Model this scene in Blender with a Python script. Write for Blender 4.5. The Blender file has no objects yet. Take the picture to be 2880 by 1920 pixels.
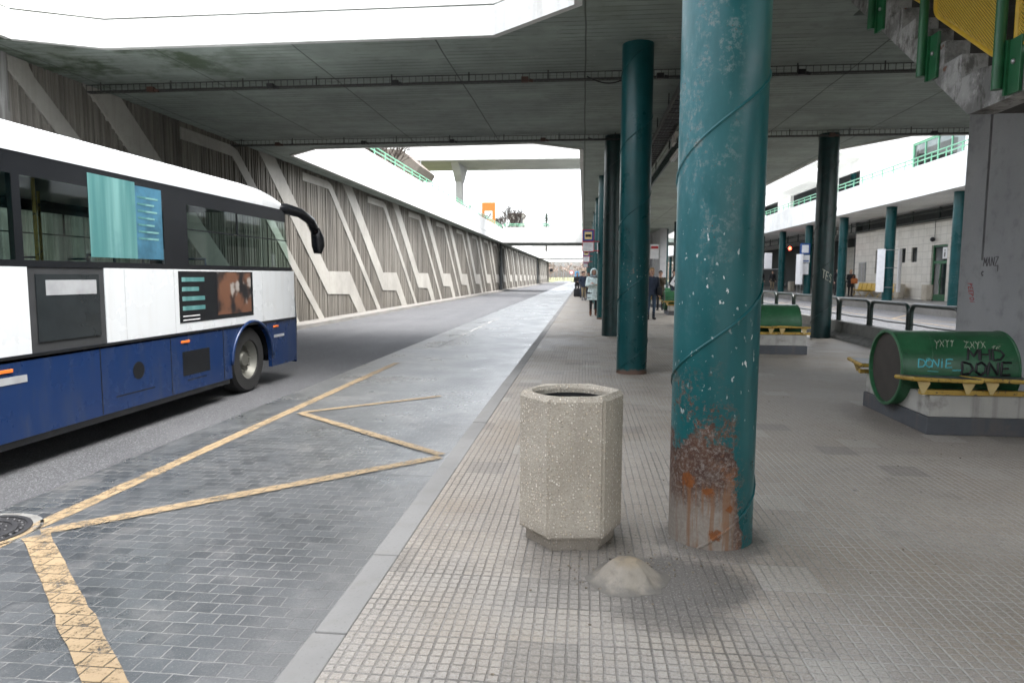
import bpy, bmesh, math, random
from mathutils import Vector, Matrix, kdtree
import mathutils.noise as mn
random.seed(7)
S = bpy.context.scene
COL = S.collection
PI = math.pi
P = 6.66                      # bay spacing of columns and wall panels
ZS = 4.95                     # underside of the decks
ZR = -0.12                    # carriageway level

# ------------------------------------------------------------------ objects
def V(*a): return Vector(a)

def wloc(o):
    v = Vector((0, 0, 0))
    while o: v = v + o.location; o = o.parent
    return v

def tag(o, label=None, cat=None, group=None, kind=None):
    if label: o['label'] = label
    if cat: o['category'] = cat
    if group: o['group'] = group
    if kind: o['kind'] = kind
    return o

def thing(name, label, cat, loc=(0, 0, 0), rz=0, group=None):
    o = bpy.data.objects.new(name, None)
    o.empty_display_size = .2
    COL.objects.link(o); o.location = loc; o.rotation_euler = (0, 0, rz)
    return tag(o, label, cat, group)

def obj(name, bm, mats, parent=None, world=False, smooth=False, loc=None):
    me = bpy.data.meshes.new(name)
    bmesh.ops.recalc_face_normals(bm, faces=bm.faces)
    bm.to_mesh(me); bm.free()
    for m in (mats if isinstance(mats, (list, tuple)) else [mats]): me.materials.append(m)
    if smooth:
        me.polygons.foreach_set('use_smooth', [True]*len(me.polygons))
        if smooth != 'all': me.set_sharp_from_angle(angle=math.radians(35))
    o = bpy.data.objects.new(name, me); COL.objects.link(o)
    if loc: o.location = loc
    if parent:
        o.parent = parent
        if world: o.location = -wloc(parent)
    return o

def struct(name, bm, mats, label=None):
    o = obj(name, bm, mats); o['kind'] = 'structure'
    if label: o['label'] = label
    return o

def dup(root, loc, rz=None, label=None, group=None):
    def cp(o, par):
        c = o.copy(); COL.objects.link(c); c.parent = par
        for ch in kids.get(o, []): cp(ch, c)
        return c
    kids = {}
    def walk(o):
        kids[o] = list(o.children)
        for c in kids[o]: walk(c)
    walk(root)
    r = cp(root, None); r.location = loc
    if rz is not None: r.rotation_euler = (0, 0, rz)
    if label: r['label'] = label
    if group: r['group'] = group
    return r

# ------------------------------------------------------------------ mesh helpers
def NB(): return bmesh.new()

def box(bm, x0, x1, y0, y1, z0, z1, mi=0, bev=0):
    vs = [bm.verts.new(p) for p in ((x0,y0,z0),(x1,y0,z0),(x1,y1,z0),(x0,y1,z0),(x0,y0,z1),(x1,y0,z1),(x1,y1,z1),(x0,y1,z1))]
    fs = [bm.faces.new([vs[i] for i in q]) for q in ((0,3,2,1),(4,5,6,7),(0,1,5,4),(1,2,6,5),(2,3,7,6),(3,0,4,7))]
    for f in fs: f.material_index = mi
    if bev:
        es = list({e for f in fs for e in f.edges})
        r = bmesh.ops.bevel(bm, geom=es, offset=bev, segments=2, affect='EDGES', profile=.5)
        for f in r['faces']: f.material_index = mi
    return vs

def frame(d):
    d = d.normalized()
    a = Vector((0, 0, 1)) if abs(d.z) < .9 else Vector((1, 0, 0))
    u = d.cross(a).normalized(); v = d.cross(u).normalized()
    return u, v

def tube(bm, pts, r, n=8, mi=0, cap=True, rs=None, sq=None):
    pts = [Vector(p) for p in pts]; rings = []
    u = None
    for i, p in enumerate(pts):
        d = (pts[min(i+1, len(pts)-1)] - pts[max(i-1, 0)])
        if d.length < 1e-9: d = Vector((0, 0, 1))
        d.normalize()
        if u is None: u, v = frame(d)
        else:
            u = (u - d*u.dot(d))
            if u.length < 1e-6: u, v = frame(d)
            u.normalize(); v = d.cross(u)
        rr = rs[i] if rs else r
        k = (sq or (1, 1))
        rings.append([bm.verts.new(p + u*(math.cos(2*PI*j/n + PI/n)*rr*k[0]) + v*(math.sin(2*PI*j/n + PI/n)*rr*k[1])) for j in range(n)])
    for a, b in zip(rings, rings[1:]):
        for j in range(n):
            f = bm.faces.new((a[j], a[(j+1) % n], b[(j+1) % n], b[j])); f.material_index = mi
    if cap:
        for rg in (rings[0][::-1], rings[-1]):
            f = bm.faces.new(rg); f.material_index = mi

def prism(bm, poly, axis, a, b, mi=0):
    """extrude 2-D polygon along axis ('x': poly is (y,z); 'y': (x,z); 'z': (x,y))"""
    def pt(q, h):
        return {'x': (h, q[0], q[1]), 'y': (q[0], h, q[1]), 'z': (q[0], q[1], h)}[axis]
    A = [bm.verts.new(pt(q, a)) for q in poly]; B = [bm.verts.new(pt(q, b)) for q in poly]
    n = len(poly); fs = [bm.faces.new(A[::-1]), bm.faces.new(B)]
    for i in range(n): fs.append(bm.faces.new((A[i], A[(i+1) % n], B[(i+1) % n], B[i])))
    for f in fs: f.material_index = mi
    return fs

def lathe(bm, prof, n=32, c=(0, 0, 0), mi=0, a0=0):
    rings = [[bm.verts.new((c[0]+r*math.cos(a0+2*PI*j/n), c[1]+r*math.sin(a0+2*PI*j/n), c[2]+z)) for j in range(n)] for r, z in prof]
    for a, b in zip(rings, rings[1:]):
        for j in range(n):
            f = bm.faces.new((a[j], a[(j+1) % n], b[(j+1) % n], b[j])); f.material_index = mi
    if prof[0][0] > 1e-4: bm.faces.new(rings[0][::-1]).material_index = mi
    if prof[-1][0] > 1e-4: bm.faces.new(rings[-1]).material_index = mi
    return rings

def ball(bm, c, r, seg=16, rings=10, mi=0, M=None):
    mt = Matrix.Translation(c) @ (M or Matrix.Identity(4)) @ Matrix.Diagonal((*(r if isinstance(r, (tuple, list)) else (r, r, r)), 1))
    k = bmesh.ops.create_uvsphere(bm, u_segments=seg, v_segments=rings, radius=1, matrix=mt)
    for v in k['verts']:
        for f in v.link_faces: f.material_index = mi
    return k['verts']

def ribbon(bm, path, th, z0, z1, mi=0, closed=False):
    """a vertical wall of given thickness on the right of a 2-D path"""
    path = [Vector(p) for p in path]; n = len(path); offs = []
    for i, p in enumerate(path):
        dirs = []
        if i > 0: dirs.append((path[i]-path[i-1]).normalized())
        if i < n-1: dirs.append((path[i+1]-path[i]).normalized())
        ns = [Vector((d.y, -d.x)) for d in dirs]
        m = ns[0] if len(ns) == 1 else (ns[0]+ns[1]).normalized()
        k = th/max(.3, m.dot(ns[0])); offs.append(p + m*k)
    poly = path + offs[::-1]
    A = [(bm.verts.new((p.x, p.y, z0)), bm.verts.new((p.x, p.y, z1)), bm.verts.new((o.x, o.y, z1)), bm.verts.new((o.x, o.y, z0))) for p, o in zip(path, offs)]
    for a, b in zip(A, A[1:]):
        for i in range(4):
            bm.faces.new((a[i], a[(i+1) % 4], b[(i+1) % 4], b[i])).material_index = mi
    bm.faces.new(A[0]).material_index = mi; bm.faces.new(A[-1][::-1]).material_index = mi

def scatter(name, bm, mat, parent, places, smooth=False):
    """one mesh, an object of its own at every (world) place"""
    o = obj(name, bm, mat, parent, smooth=smooth); base = wloc(parent); out = [o]
    for i, p in enumerate(places):
        c = o if i == 0 else o.copy()
        if i: COL.objects.link(c); out.append(c)
        c.parent = parent; c.location = Vector(p) - base
    return out

# ------------------------------------------------------------------ materials
class Mat:
    def __init__(s, name, base=(.5, .5, .5), rough=.6, metal=0, spec=.5):
        s.m = bpy.data.materials.new(name); s.m.use_nodes = True
        s.nt = s.m.node_tree; s.N = s.nt.nodes; s.L = s.nt.links
        s.b = s.N['Principled BSDF']
        s.out = s.N['Material Output']
        s.b.inputs['Base Color'].default_value = (*base, 1)
        s.b.inputs['Roughness'].default_value = rough
        s.b.inputs['Metallic'].default_value = metal
        s.b.inputs['Specular IOR Level'].default_value = spec
        s._p = None
    def new(s, t, **k):
        n = s.N.new(t)
        for a, v in k.items(): setattr(n, a, v)
        return n
    def set(s, sock, v):
        if isinstance(v, bpy.types.NodeSocket): s.L.new(v, sock)
        elif isinstance(v, (tuple, list)) and len(v) == 3 and sock.type == 'RGBA': sock.default_value = (*v, 1)
        else: sock.default_value = v
    @property
    def pos(s):
        if not s._p: s._p = s.new('ShaderNodeNewGeometry').outputs['Position']
        return s._p
    def objco(s): return s.new('ShaderNodeTexCoord').outputs['Object']
    def xyz(s, v=None):
        n = s.new('ShaderNodeSeparateXYZ'); s.L.new(v or s.pos, n.inputs[0]); return n.outputs[0], n.outputs[1], n.outputs[2]
    def comb(s, x, y, z):
        n = s.new('ShaderNodeCombineXYZ')
        for i, a in enumerate((x, y, z)): s.set(n.inputs[i], a)
        return n.outputs[0]
    def scale(s, v, k):
        n = s.new('ShaderNodeVectorMath', operation='MULTIPLY'); s.L.new(v, n.inputs[0]); n.inputs[1].default_value = k; return n.outputs[0]
    def vadd(s, a, b):
        n = s.new('ShaderNodeVectorMath', operation='ADD'); s.L.new(a, n.inputs[0]); s.set(n.inputs[1], b); return n.outputs[0]
    def math(s, op, a, b=0., c=0.):
        n = s.new('ShaderNodeMath', operation=op)
        s.set(n.inputs[0], a); s.set(n.inputs[1], b)
        if len(n.inputs) > 2: s.set(n.inputs[2], c)
        return n.outputs[0]
    def noise(s, sc, det=4, rough=.55, v=None, dist=0, col=False):
        n = s.new('ShaderNodeTexNoise'); n.inputs['Scale'].default_value = sc; n.inputs['Detail'].default_value = det
        n.inputs['Roughness'].default_value = rough; n.inputs['Distortion'].default_value = dist
        s.L.new(v or s.pos, n.inputs['Vector']); return n.outputs['Color' if col else 'Fac']
    def voro(s, sc, v=None, out='Distance', feature='F1', rnd=1):
        n = s.new('ShaderNodeTexVoronoi', feature=feature); n.inputs['Scale'].default_value = sc; n.inputs['Randomness'].default_value = rnd
        s.L.new(v or s.pos, n.inputs['Vector']); return n.outputs[out]
    def ss(s, v, a, b, lo=0., hi=1.):
        n = s.new('ShaderNodeMapRange', interpolation_type='SMOOTHSTEP')
        s.set(n.inputs[0], v); s.set(n.inputs[1], a); s.set(n.inputs[2], b); n.inputs[3].default_value = lo; n.inputs[4].default_value = hi
        return n.outputs[0]
    def mix(s, f, a, b, mode='MIX'):
        n = s.new('ShaderNodeMix', data_type='RGBA', blend_type=mode)
        s.set(n.inputs[0], f); s.set(n.inputs[6], a); s.set(n.inputs[7], b); return n.outputs[2]
    def col(s, v): s.set(s.b.inputs['Base Color'], v); return s
    def rough(s, v): s.set(s.b.inputs['Roughness'], v); return s
    def bump(s, h, dist=.01, strength=1., prev=None):
        n = s.new('ShaderNodeBump'); n.inputs['Distance'].default_value = dist; n.inputs['Strength'].default_value = strength
        s.set(n.inputs['Height'], h)
        if prev: s.L.new(prev, n.inputs['Normal'])
        s.L.new(n.outputs[0], s.b.inputs['Normal']); return n.outputs[0]

def simple(name, base, rough=.6, metal=0, var=.12, sc=6, bump=0):
    m = Mat(name, base, rough, metal)
    n = m.noise(sc, 5)
    m.col(m.mix(m.ss(n, .3, .7), tuple(c*(1-var) for c in base), tuple(min(1, c*(1+var)) for c in base)))
    if bump: m.bump(m.noise(sc*8, 4), bump, .6)
    return m.m

def concrete(name, base, var=.18, stain=(.1, .1, .08), st=.3, boards=False, bump=.004, rough=.85, moss=None, streak=0):
    m = Mat(name, base, rough, spec=.3)
    big = m.noise(.7, 5, .6); mid = m.noise(5, 6, .6); fine = m.noise(70, 3)
    c = m.mix(m.ss(big, .3, .7), tuple(x*(1-var) for x in base), tuple(x*(1+var) for x in base))
    c = m.mix(m.math('MULTIPLY', m.ss(mid, .5, .75), st), c, stain)
    c = m.mix(m.math('MULTIPLY', m.ss(fine, .55, .75), .25), c, tuple(x*.5 for x in base))
    h = m.math('ADD', m.math('MULTIPLY', mid, .5), m.math('MULTIPLY', fine, .3))
    if streak:
        x, y, z = m.xyz()
        sv = m.noise(1, 4, .6, v=m.scale(m.pos, (7, 7, .35)))
        c = m.mix(m.math('MULTIPLY', m.ss(sv, .5, .7), streak), c, stain)
    if boards:
        x, y, z = m.xyz()
        wy = m.math('ADD', y, m.math('MULTIPLY', m.noise(.8, 2), .03))
        fy = m.math('FRACT', m.math('DIVIDE', wy, .155))
        ly = m.ss(m.math('ABSOLUTE', m.math('SUBTRACT', fy, .5)), .41, .485)
        ly = m.math('MULTIPLY', ly, m.ss(m.noise(1.1, 3), .4, .62))
        fx = m.math('FRACT', m.math('DIVIDE', m.math('ADD', x, m.math('MULTIPLY', m.noise(.5, 2), .05)), 2.2))
        lx = m.ss(m.math('ABSOLUTE', m.math('SUBTRACT', fx, .5)), .492, .498)
        lines = m.math('MAXIMUM', m.math('MULTIPLY', ly, .8), m.math('MULTIPLY', lx, .8))
        row = m.new('ShaderNodeTexWhiteNoise', noise_dimensions='2D')
        m.L.new(m.comb(m.math('FLOOR', m.math('DIVIDE', wy, .155)), m.math('FLOOR', m.math('DIVIDE', x, 2.2)), 0.), row.inputs['Vector'])
        c = m.mix(m.math('MULTIPLY', row.outputs[0], .3), c, tuple(x*.55 for x in base))
        c = m.mix(lines, c, (.03, .032, .03))
        h = m.math('SUBTRACT', h, lines)
        # rusty / damp blotches and pale lime marks
        b2 = m.noise(.35, 6, .65)
        c = m.mix(m.math('MULTIPLY', m.ss(b2, .56, .7), .45), c, (.11, .12, .085))
        b3 = m.noise(1.7, 6, .7, v=m.vadd(m.pos, (31., 7., 0.)))
        c = m.mix(m.math('MULTIPLY', m.ss(b3, .63, .74), .5), c, (.42, .41, .38))
    if moss:
        x, y, z = m.xyz()
        k = m.math('MULTIPLY', m.ss(x, moss[0], moss[0]-2.2), m.ss(m.noise(1.3, 6, .7), .42, .62))
        k = m.math('MULTIPLY', k, m.ss(y, 13.5, 10.5))
        c = m.mix(k, c, (.06, .085, .05))
        sp = m.math('MULTIPLY', m.ss(m.noise(30, 4, .7), .62, .7), m.ss(x, -5, -8))
        c = m.mix(m.math('MULTIPLY', sp, .5), c, (.45, .46, .42))
    m.col(c); m.bump(h, bump, .8)
    return m.m

M = {}
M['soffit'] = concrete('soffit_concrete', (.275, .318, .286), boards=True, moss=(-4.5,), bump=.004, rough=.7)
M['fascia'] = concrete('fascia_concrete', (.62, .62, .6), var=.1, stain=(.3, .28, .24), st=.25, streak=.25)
M['terrace'] = concrete('terrace_concrete', (.8, .8, .78), var=.08, stain=(.35, .33, .3), st=.2, streak=.2)
M['deck_top'] = concrete('deck_top_concrete', (.3, .3, .29))
def mat_rib():
    m = Mat('ribbed_concrete', (.18, .165, .14), .9, spec=.2)
    t = m.noise(1, 3, .7, v=m.scale(m.pos, (0, 17, .12))); t2 = m.noise(1, 4, .65, v=m.scale(m.pos, (3, 3.2, .5))); big = m.noise(.5, 4); f = m.noise(45, 4, .7)
    c = m.mix(m.ss(t, .32, .68), (.105, .095, .08), (.225, .208, .18))
    c = m.mix(m.math('MULTIPLY', m.ss(t2, .5, .72), .55), c, (.085, .077, .067))
    c = m.mix(m.math('MULTIPLY', m.ss(big, .35, .7), .3), c, (.25, .24, .215))
    c = m.mix(m.math('MULTIPLY', m.ss(f, .55, .75), .3), c, (.06, .055, .05))
    x, y, z = m.xyz()
    bay = m.new('ShaderNodeTexWhiteNoise', noise_dimensions='1D'); m.set(bay.inputs['W'], m.math('FLOOR', m.math('DIVIDE', m.math('SUBTRACT', y, 23.38), 6.66)))
    c = m.mix(m.math('MULTIPLY', bay.outputs[0], .35), c, (.1, .093, .083))
    run = m.noise(1, 4, .65, v=m.scale(m.pos, (1, 1.3, .16)))
    c = m.mix(m.math('MULTIPLY', m.ss(run, .54, .68), .6), c, (.06, .057, .052))
    c = m.mix(m.math('MULTIPLY', m.ss(z, .5, -.05), .35), c, (.1, .095, .085))
    m.col(c); m.bump(f, .006, .7); return m.m
M['rib'] = mat_rib()
M['band'] = concrete('smooth_band_concrete', (.33, .317, .285), var=.14, stain=(.2, .19, .17), st=.3, streak=.25)
M['pier'] = concrete('painted_pier_concrete', (.37, .375, .385), var=.1, stain=(.09, .09, .09), st=.3, bump=.002, rough=.6)
M['bench_base'] = concrete('bench_concrete', (.4, .39, .36), var=.2, stain=(.1, .09, .08), st=.6, streak=.35)
M['plinth'] = concrete('plinth_paint', (.085, .09, .098), var=.25, stain=(.16, .13, .11), st=.5, streak=.3)
M['barrier'] = concrete('barrier_concrete', (.2, .2, .19), var=.2, stain=(.07, .065, .06), st=.6, streak=.3)
M['kerb'] = concrete('kerb_stone', (.25, .246, .236), var=.12, stain=(.2, .19, .17), st=.4, bump=.003)
M['walk'] = concrete('walk_concrete', (.2, .192, .178), var=.15, st=.4)
M['bridge'] = concrete('bridge_concrete', (.36, .35, .34), var=.08, stain=(.2, .2, .2), st=.2)
M['stair'] = concrete('stair_concrete', (.3, .295, .285), var=.3, stain=(.075, .07, .06), st=.85, streak=.75, bump=.012)
def mat_stair():
    m = Mat('stair_concrete', (.3, .3, .29), .85, spec=.25)
    a = m.noise(2.2, 7, .7); b = m.noise(6, 7, .72, v=m.scale(m.pos, (1, 1, .45))); f = m.noise(60, 4, .7)
    c = m.mix(m.ss(a, .38, .6), (.17, .168, .162), (.37, .365, .355))
    c = m.mix(m.math('MULTIPLY', m.ss(b, .5, .62), .75), c, (.07, .065, .058))
    c = m.mix(m.math('MULTIPLY', m.ss(m.noise(9, 6, .7, v=m.vadd(m.pos, (4., 4., 4.))), .58, .68), .6), c, (.5, .49, .46))
    c = m.mix(m.math('MULTIPLY', m.ss(m.noise(5, 3, .5, v=m.vadd(m.pos, (1., 9., 2.))), .69, .73), .8), c, (.15, .06, .03))
    m.col(c); m.bump(m.math('ADD', b, m.math('MULTIPLY', f, .4)), .014, .9); return m.m
M['stair'] = mat_stair()
M['step'] = concrete('step_terrazzo', (.07, .066, .062), var=.2, stain=(.3, .3, .28), st=.3, bump=.006)
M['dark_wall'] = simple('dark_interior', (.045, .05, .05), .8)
M['plaster'] = concrete('white_plaster', (.72, .72, .7), var=.05, stain=(.5, .48, .45), st=.1, streak=.1)
M['far_build'] = simple('far_facade', (.3, .29, .27), .9)

def mat_asphalt():
    m = Mat('asphalt', (.1, .1, .105), .75, spec=.35)
    big = m.noise(.5, 5, .6); v = m.voro(110, out='Color'); f = m.noise(160, 2)
    g = m.new('ShaderNodeSeparateColor'); m.L.new(v, g.inputs[0])
    c = m.mix(m.ss(big, .3, .7), (.055, .057, .062), (.088, .09, .095))
    c = m.mix(m.math('MULTIPLY', m.ss(g.outputs[0], .62, .95), .6), c, (.24, .245, .25))
    c = m.mix(m.math('MULTIPLY', m.ss(g.outputs[1], .7, .98), .6), c, (.03, .03, .033))
    x, y, z = m.xyz()
    tr = m.noise(.6, 3, v=m.scale(m.pos, (1.6, .05, 1)))
    c = m.mix(m.math('MULTIPLY', m.ss(tr, .5, .68), .3), c, (.12, .122, .126))
    m.col(c); m.bump(m.math('ADD', g.outputs[0], f), .006, .8)
    m.rough(m.ss(big, .3, .7, .6, .8))
    return m.m
M['asphalt'] = mat_asphalt()

def paver_nodes(m):
    wob = m.noise(5, 4, .6, col=True)
    wv = m.new('ShaderNodeVectorMath', operation='SUBTRACT'); m.L.new(wob, wv.inputs[0]); wv.inputs[1].default_value = (.5, .5, .5)
    p = m.vadd(m.pos, m.scale(wv.outputs[0], (.026, .02, 0)))
    b = m.new('ShaderNodeTexBrick', offset=.5, squash=1)
    m.L.new(p, b.inputs['Vector']); b.inputs['Scale'].default_value = 1
    b.inputs['Brick Width'].default_value = .122; b.inputs['Row Height'].default_value = .098
    b.inputs['Mortar Size'].default_value = .0042; b.inputs['Mortar Smooth'].default_value = .35; b.inputs['Bias'].default_value = 0
    b.inputs['Color1'].default_value = (0, 0, 0, 1); b.inputs['Color2'].default_value = (1, 1, 1, 1); b.inputs['Mortar'].default_value = (.5, .5, .5, 1)
    return b.outputs['Color'], b.outputs['Fac']

def mat_paver():
    m = Mat('bay_pavers', (.2, .22, .23), .5, spec=.8)
    tone, fac = paver_nodes(m)
    big = m.noise(.8, 5, .65); mid = m.noise(7, 6, .65); fine = m.noise(120, 3)
    c = m.mix(tone, (.034, .039, .042), (.07, .077, .081))
    c = m.mix(m.math('MULTIPLY', m.ss(big, .42, .68), .55), c, (.1, .104, .107))
    c = m.mix(m.math('MULTIPLY', m.ss(mid, .54, .7), .55), c, (.14, .14, .139))
    c = m.mix(m.math('MULTIPLY', m.ss(fine, .58, .75), .35), c, (.4, .4, .39))
    spots = m.voro(3.2)
    ed = m.noise(1.6, 6, .7, v=m.vadd(m.pos, (2., 8., 0.)))
    c = m.mix(m.math('MULTIPLY', m.ss(ed, .52, .68), .6), c, (.155, .152, .147))
    c = m.mix(m.math('MULTIPLY', m.ss(spots, .03, .012), .6), c, (.04, .04, .04))
    dk = m.ss(m.noise(2.4, 4), .28, .42)
    mort = m.mix(dk, (.06, .06, .058), (.29, .286, .272))
    vis = m.math('MULTIPLY', m.ss(m.noise(1.1, 4, .6, v=m.vadd(m.pos, (7., 3., 0.))), .33, .6, .22, .85), m.ss(m.noise(16, 3, .6), .3, .55, .45, 1.))
    c = m.mix(m.math('MULTIPLY', fac, vis), c, mort)
    x, y, z = m.xyz()
    dust = m.math('MULTIPLY', m.ss(m.math('ADD', x, m.math('MULTIPLY', mid, .5)), -1.45, -.9), .5)
    c = m.mix(dust, c, (.22, .217, .208))
    # slot drain line across the bay
    ln = m.ss(m.math('ABSOLUTE', m.math('SUBTRACT', y, m.math('ADD', 5.23, m.math('MULTIPLY', m.noise(1.5, 2), .03)))), .012, .004)
    ln = m.math('MULTIPLY', ln, m.ss(m.noise(.9, 2), .3, .5))
    c = m.mix(m.math('MULTIPLY', ln, .8), c, (.05, .05, .05))
    gr = m.noise(75, 3, .8)
    c = m.mix(m.ss(gr, .5, .3, 0., .45), c, (.03, .035, .04)); c = m.mix(m.ss(gr, .52, .72, 0., .35), c, (.18, .184, .184))
    m.col(c)
    h = m.math('SUBTRACT', m.math('ADD', m.math('MULTIPLY', mid, .25), m.math('MULTIPLY', tone, .25)), m.math('ADD', fac, ln))
    m.bump(m.math('ADD', h, m.math('MULTIPLY', fine, .15)), .007, .9)
    m.rough(m.ss(big, .3, .7, .24, .42))
    return m.m
M['paver'] = mat_paver()

def mat_yellow(name, ca, cb, wear=.5, lo=.0):
    m = Mat(name, ca, .6, spec=.3)
    tone, fac = paver_nodes(m)
    n = m.noise(9, 6, .7); n2 = m.noise(60, 4, .7); n3 = m.noise(1.1, 3)
    c = m.mix(n, ca, cb)
    c = m.mix(m.math('MULTIPLY', m.ss(n2, .5, .7), .35), c, (.27, .22, .15))
    m.col(c)
    keep = m.math('ADD', m.math('MULTIPLY', n, .55), m.math('ADD', m.math('MULTIPLY', n2, .4), m.math('MULTIPLY', n3, .3)))
    a = m.ss(keep, wear, wear+.2)
    a = m.math('MULTIPLY', a, m.math('SUBTRACT', 1., m.math('MULTIPLY', fac, .75)))
    m.set(m.b.inputs['Alpha'], a)
    m.bump(m.math('SUBTRACT', n2, fac), .004, .6)
    return m.m
M['yellow'] = mat_yellow('yellow_road_paint', (.27, .195, .11), (.33, .25, .155), .44)
M['whiteline'] = mat_yellow('white_road_paint', (.3, .3, .29), (.4, .4, .39), .48)

def mat_tile():
    m = Mat('grooved_platform_tiles', (.35, .34, .32), .62, spec=.35)
    x, y, z = m.xyz()
    big = m.noise(.55, 5, .6); mid = m.noise(4, 6, .65); fine = m.noise(150, 3); w = m.noise(17, 3)
    wx = m.math('ADD', x, m.math('MULTIPLY', m.math('SUBTRACT', w, .5), .011)); wy = m.math('ADD', y, m.math('MULTIPLY', m.math('SUBTRACT', m.noise(14, 3, v=m.vadd(m.pos, (5., 3., 1.))), .5), .009))
    def groove(c, per, hw):
        f = m.math('FRACT', m.math('DIVIDE', c, per))
        return m.math('MULTIPLY', m.math('SUBTRACT', .5, m.math('ABSOLUTE', m.math('SUBTRACT', f, .5))), per), hw
    def line(c, per, hw):
        d, _ = groove(c, per, hw)
        return m.ss(d, hw*1.6, hw*.5)
    gx = line(wx, .049, .0042); gy = line(wy, .049, .0032)
    bx = line(wx, .294, .0045); by = line(wy, .294, .0045)
    slab = m.new('ShaderNodeTexWhiteNoise', noise_dimensions='2D')
    m.L.new(m.comb(m.math('FLOOR', m.math('DIVIDE', x, .294)), m.math('FLOOR', m.math('DIVIDE', y, .294)), 0.), slab.inputs['Vector'])
    cell = m.new('ShaderNodeTexWhiteNoise', noise_dimensions='2D')
    m.L.new(m.comb(m.math('FLOOR', m.math('DIVIDE', x, .049)), m.math('FLOOR', m.math('DIVIDE', y, .049)), 0.), cell.inputs['Vector'])
    # where the aggregate screed has no grooves (round the benches)
    edge = m.math('MULTIPLY', m.math('SUBTRACT', mid, .5), .25)
    screed = m.math('MULTIPLY', m.ss(m.math('ADD', y, edge), 5.85, 5.98), m.ss(m.math('ADD', x, m.math('MULTIPLY', y, -.03)), 1.25, 1.4))
    gm = m.math('SUBTRACT', 1., m.math('MULTIPLY', screed, .6))
    g = m.math('MULTIPLY', m.math('MAXIMUM', m.math('MAXIMUM', gx, gy), m.math('MAXIMUM', bx, by)), gm)
    c = m.mix(m.ss(big, .3, .7), (.305, .262, .21), (.41, .362, .3))
    c = m.mix(m.math('MULTIPLY', slab.outputs[0], .3), c, (.38, .362, .335))
    c = m.mix(m.math('MULTIPLY', cell.outputs[0], .25), c, (.2, .182, .158))
    c = m.mix(m.math('MULTIPLY', m.ss(mid, .52, .72), .45), c, (.2, .176, .145))
    ochre = m.noise(.9, 3, v=m.vadd(m.pos, (9., 2., 4.)))
    c = m.mix(m.math('MULTIPLY', m.ss(ochre, .52, .68), .4), c, (.27, .21, .14))
    c = m.mix(m.math('MULTIPLY', m.ss(fine, .55, .72), .4), c, (.44, .43, .41))
    c = m.mix(m.math('MULTIPLY', m.ss(m.noise(90, 3, v=m.vadd(m.pos, (3., 3., 3.))), .6, .72), .6), c, (.07, .062, .052))
    c = m.mix(m.math('MULTIPLY', screed, .35), c, m.mix(m.ss(m.noise(60, 3, .8), .4, .6), (.17, .15, .125), (.4, .37, .33)))
    left = m.ss(x, 1.2, -.3)
    near = m.ss(y, 4.6, 2.2)
    c = m.mix(m.math('MULTIPLY', m.math('MULTIPLY', near, m.ss(m.noise(1.2, 3), .35, .6)), .35), c, (.32, .32, .315))
    gd = m.mix(m.ss(m.noise(1.4, 4, .6), .38, .62), (.09, .083, .072), (.45, .43, .4))
    gd = m.mix(m.math('MULTIPLY', m.ss(x, .8, 1.6), .8), gd, (.5, .475, .44))
    gd = m.mix(m.math('MULTIPLY', left, .6), gd, (.1, .095, .088))
    lum = m.math('MULTIPLY', gx, m.math('ADD', .6, m.math('MULTIPLY', m.ss(x, .8, 1.6), .3)))
    lum = m.math('MAXIMUM', lum, m.math('MULTIPLY', gy, .5)); lum = m.math('MAXIMUM', lum, m.math('MULTIPLY', m.math('MAXIMUM', bx, by), .75))
    c = m.mix(m.math('MULTIPLY', lum, gm), c, gd)
    # cement spill and oily dirt beside the bin and the rusted column
    def spot(cx, cy, r0, r1, kx=1., ky=1.):
        dx = m.math('MULTIPLY', m.math('SUBTRACT', x, cx), kx); dy = m.math('MULTIPLY', m.math('SUBTRACT', y, cy), ky)
        d = m.math('SQRT', m.math('ADD', m.math('MULTIPLY', dx, dx), m.math('MULTIPLY', dy, dy)))
        d = m.math('ADD', d, m.math('MULTIPLY', m.math('SUBTRACT', m.noise(6, 6, .7), .5), .34))
        return m.ss(d, r1, r0)
    st = m.math('MAXIMUM', spot(.47, 3.26, .26, .44, .95, 1.15), m.math('MULTIPLY', spot(.02, 3.5, .24, .46), .6))
    st = m.math('MAXIMUM', st, m.math('MULTIPLY', spot(.74, 3.86, .26, .36), .75))
    st = m.math('MAXIMUM', st, m.math('MULTIPLY', spot(.44, 2.95, .1, .3, .8, 1.2), .85))
    c = m.mix(m.math('MULTIPLY', st, .86), c, m.mix(fine, (.075, .07, .064), (.14, .132, .12)))
    bd = m.math('MAXIMUM', spot(3.32, 7.45, .55, .95, 1.6, .75), 0.)
    c = m.mix(m.math('MULTIPLY', bd, .35), c, (.09, .07, .06))
    odd = m.ss(slab.outputs[0], .93, .95)
    c = m.mix(m.math('MULTIPLY', odd, .35), c, (.15, .14, .125))
    odd2 = m.ss(slab.outputs[0], .06, .04)
    c = m.mix(m.math('MULTIPLY', odd2, .4), c, (.44, .42, .38))
    gum = m.math('MULTIPLY', m.ss(m.voro(2.6), .055, .035), m.ss(m.noise(.9, 2), .4, .55))
    c = m.mix(m.math('MULTIPLY', gum, .7), c, (.09, .085, .075))
    gum2 = m.ss(m.voro(3.3, v=m.vadd(m.pos, (11., 5., 0.))), .05, .03)
    c = m.mix(m.math('MULTIPLY', gum2, .5), c, (.5, .49, .46))
    gr = m.noise(75, 3, .8)
    c = m.mix(m.ss(gr, .5, .3, 0., .5), c, (.09, .082, .07)); c = m.mix(m.ss(gr, .52, .7, 0., .45), c, (.5, .48, .45))
    m.col(c)
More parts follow.
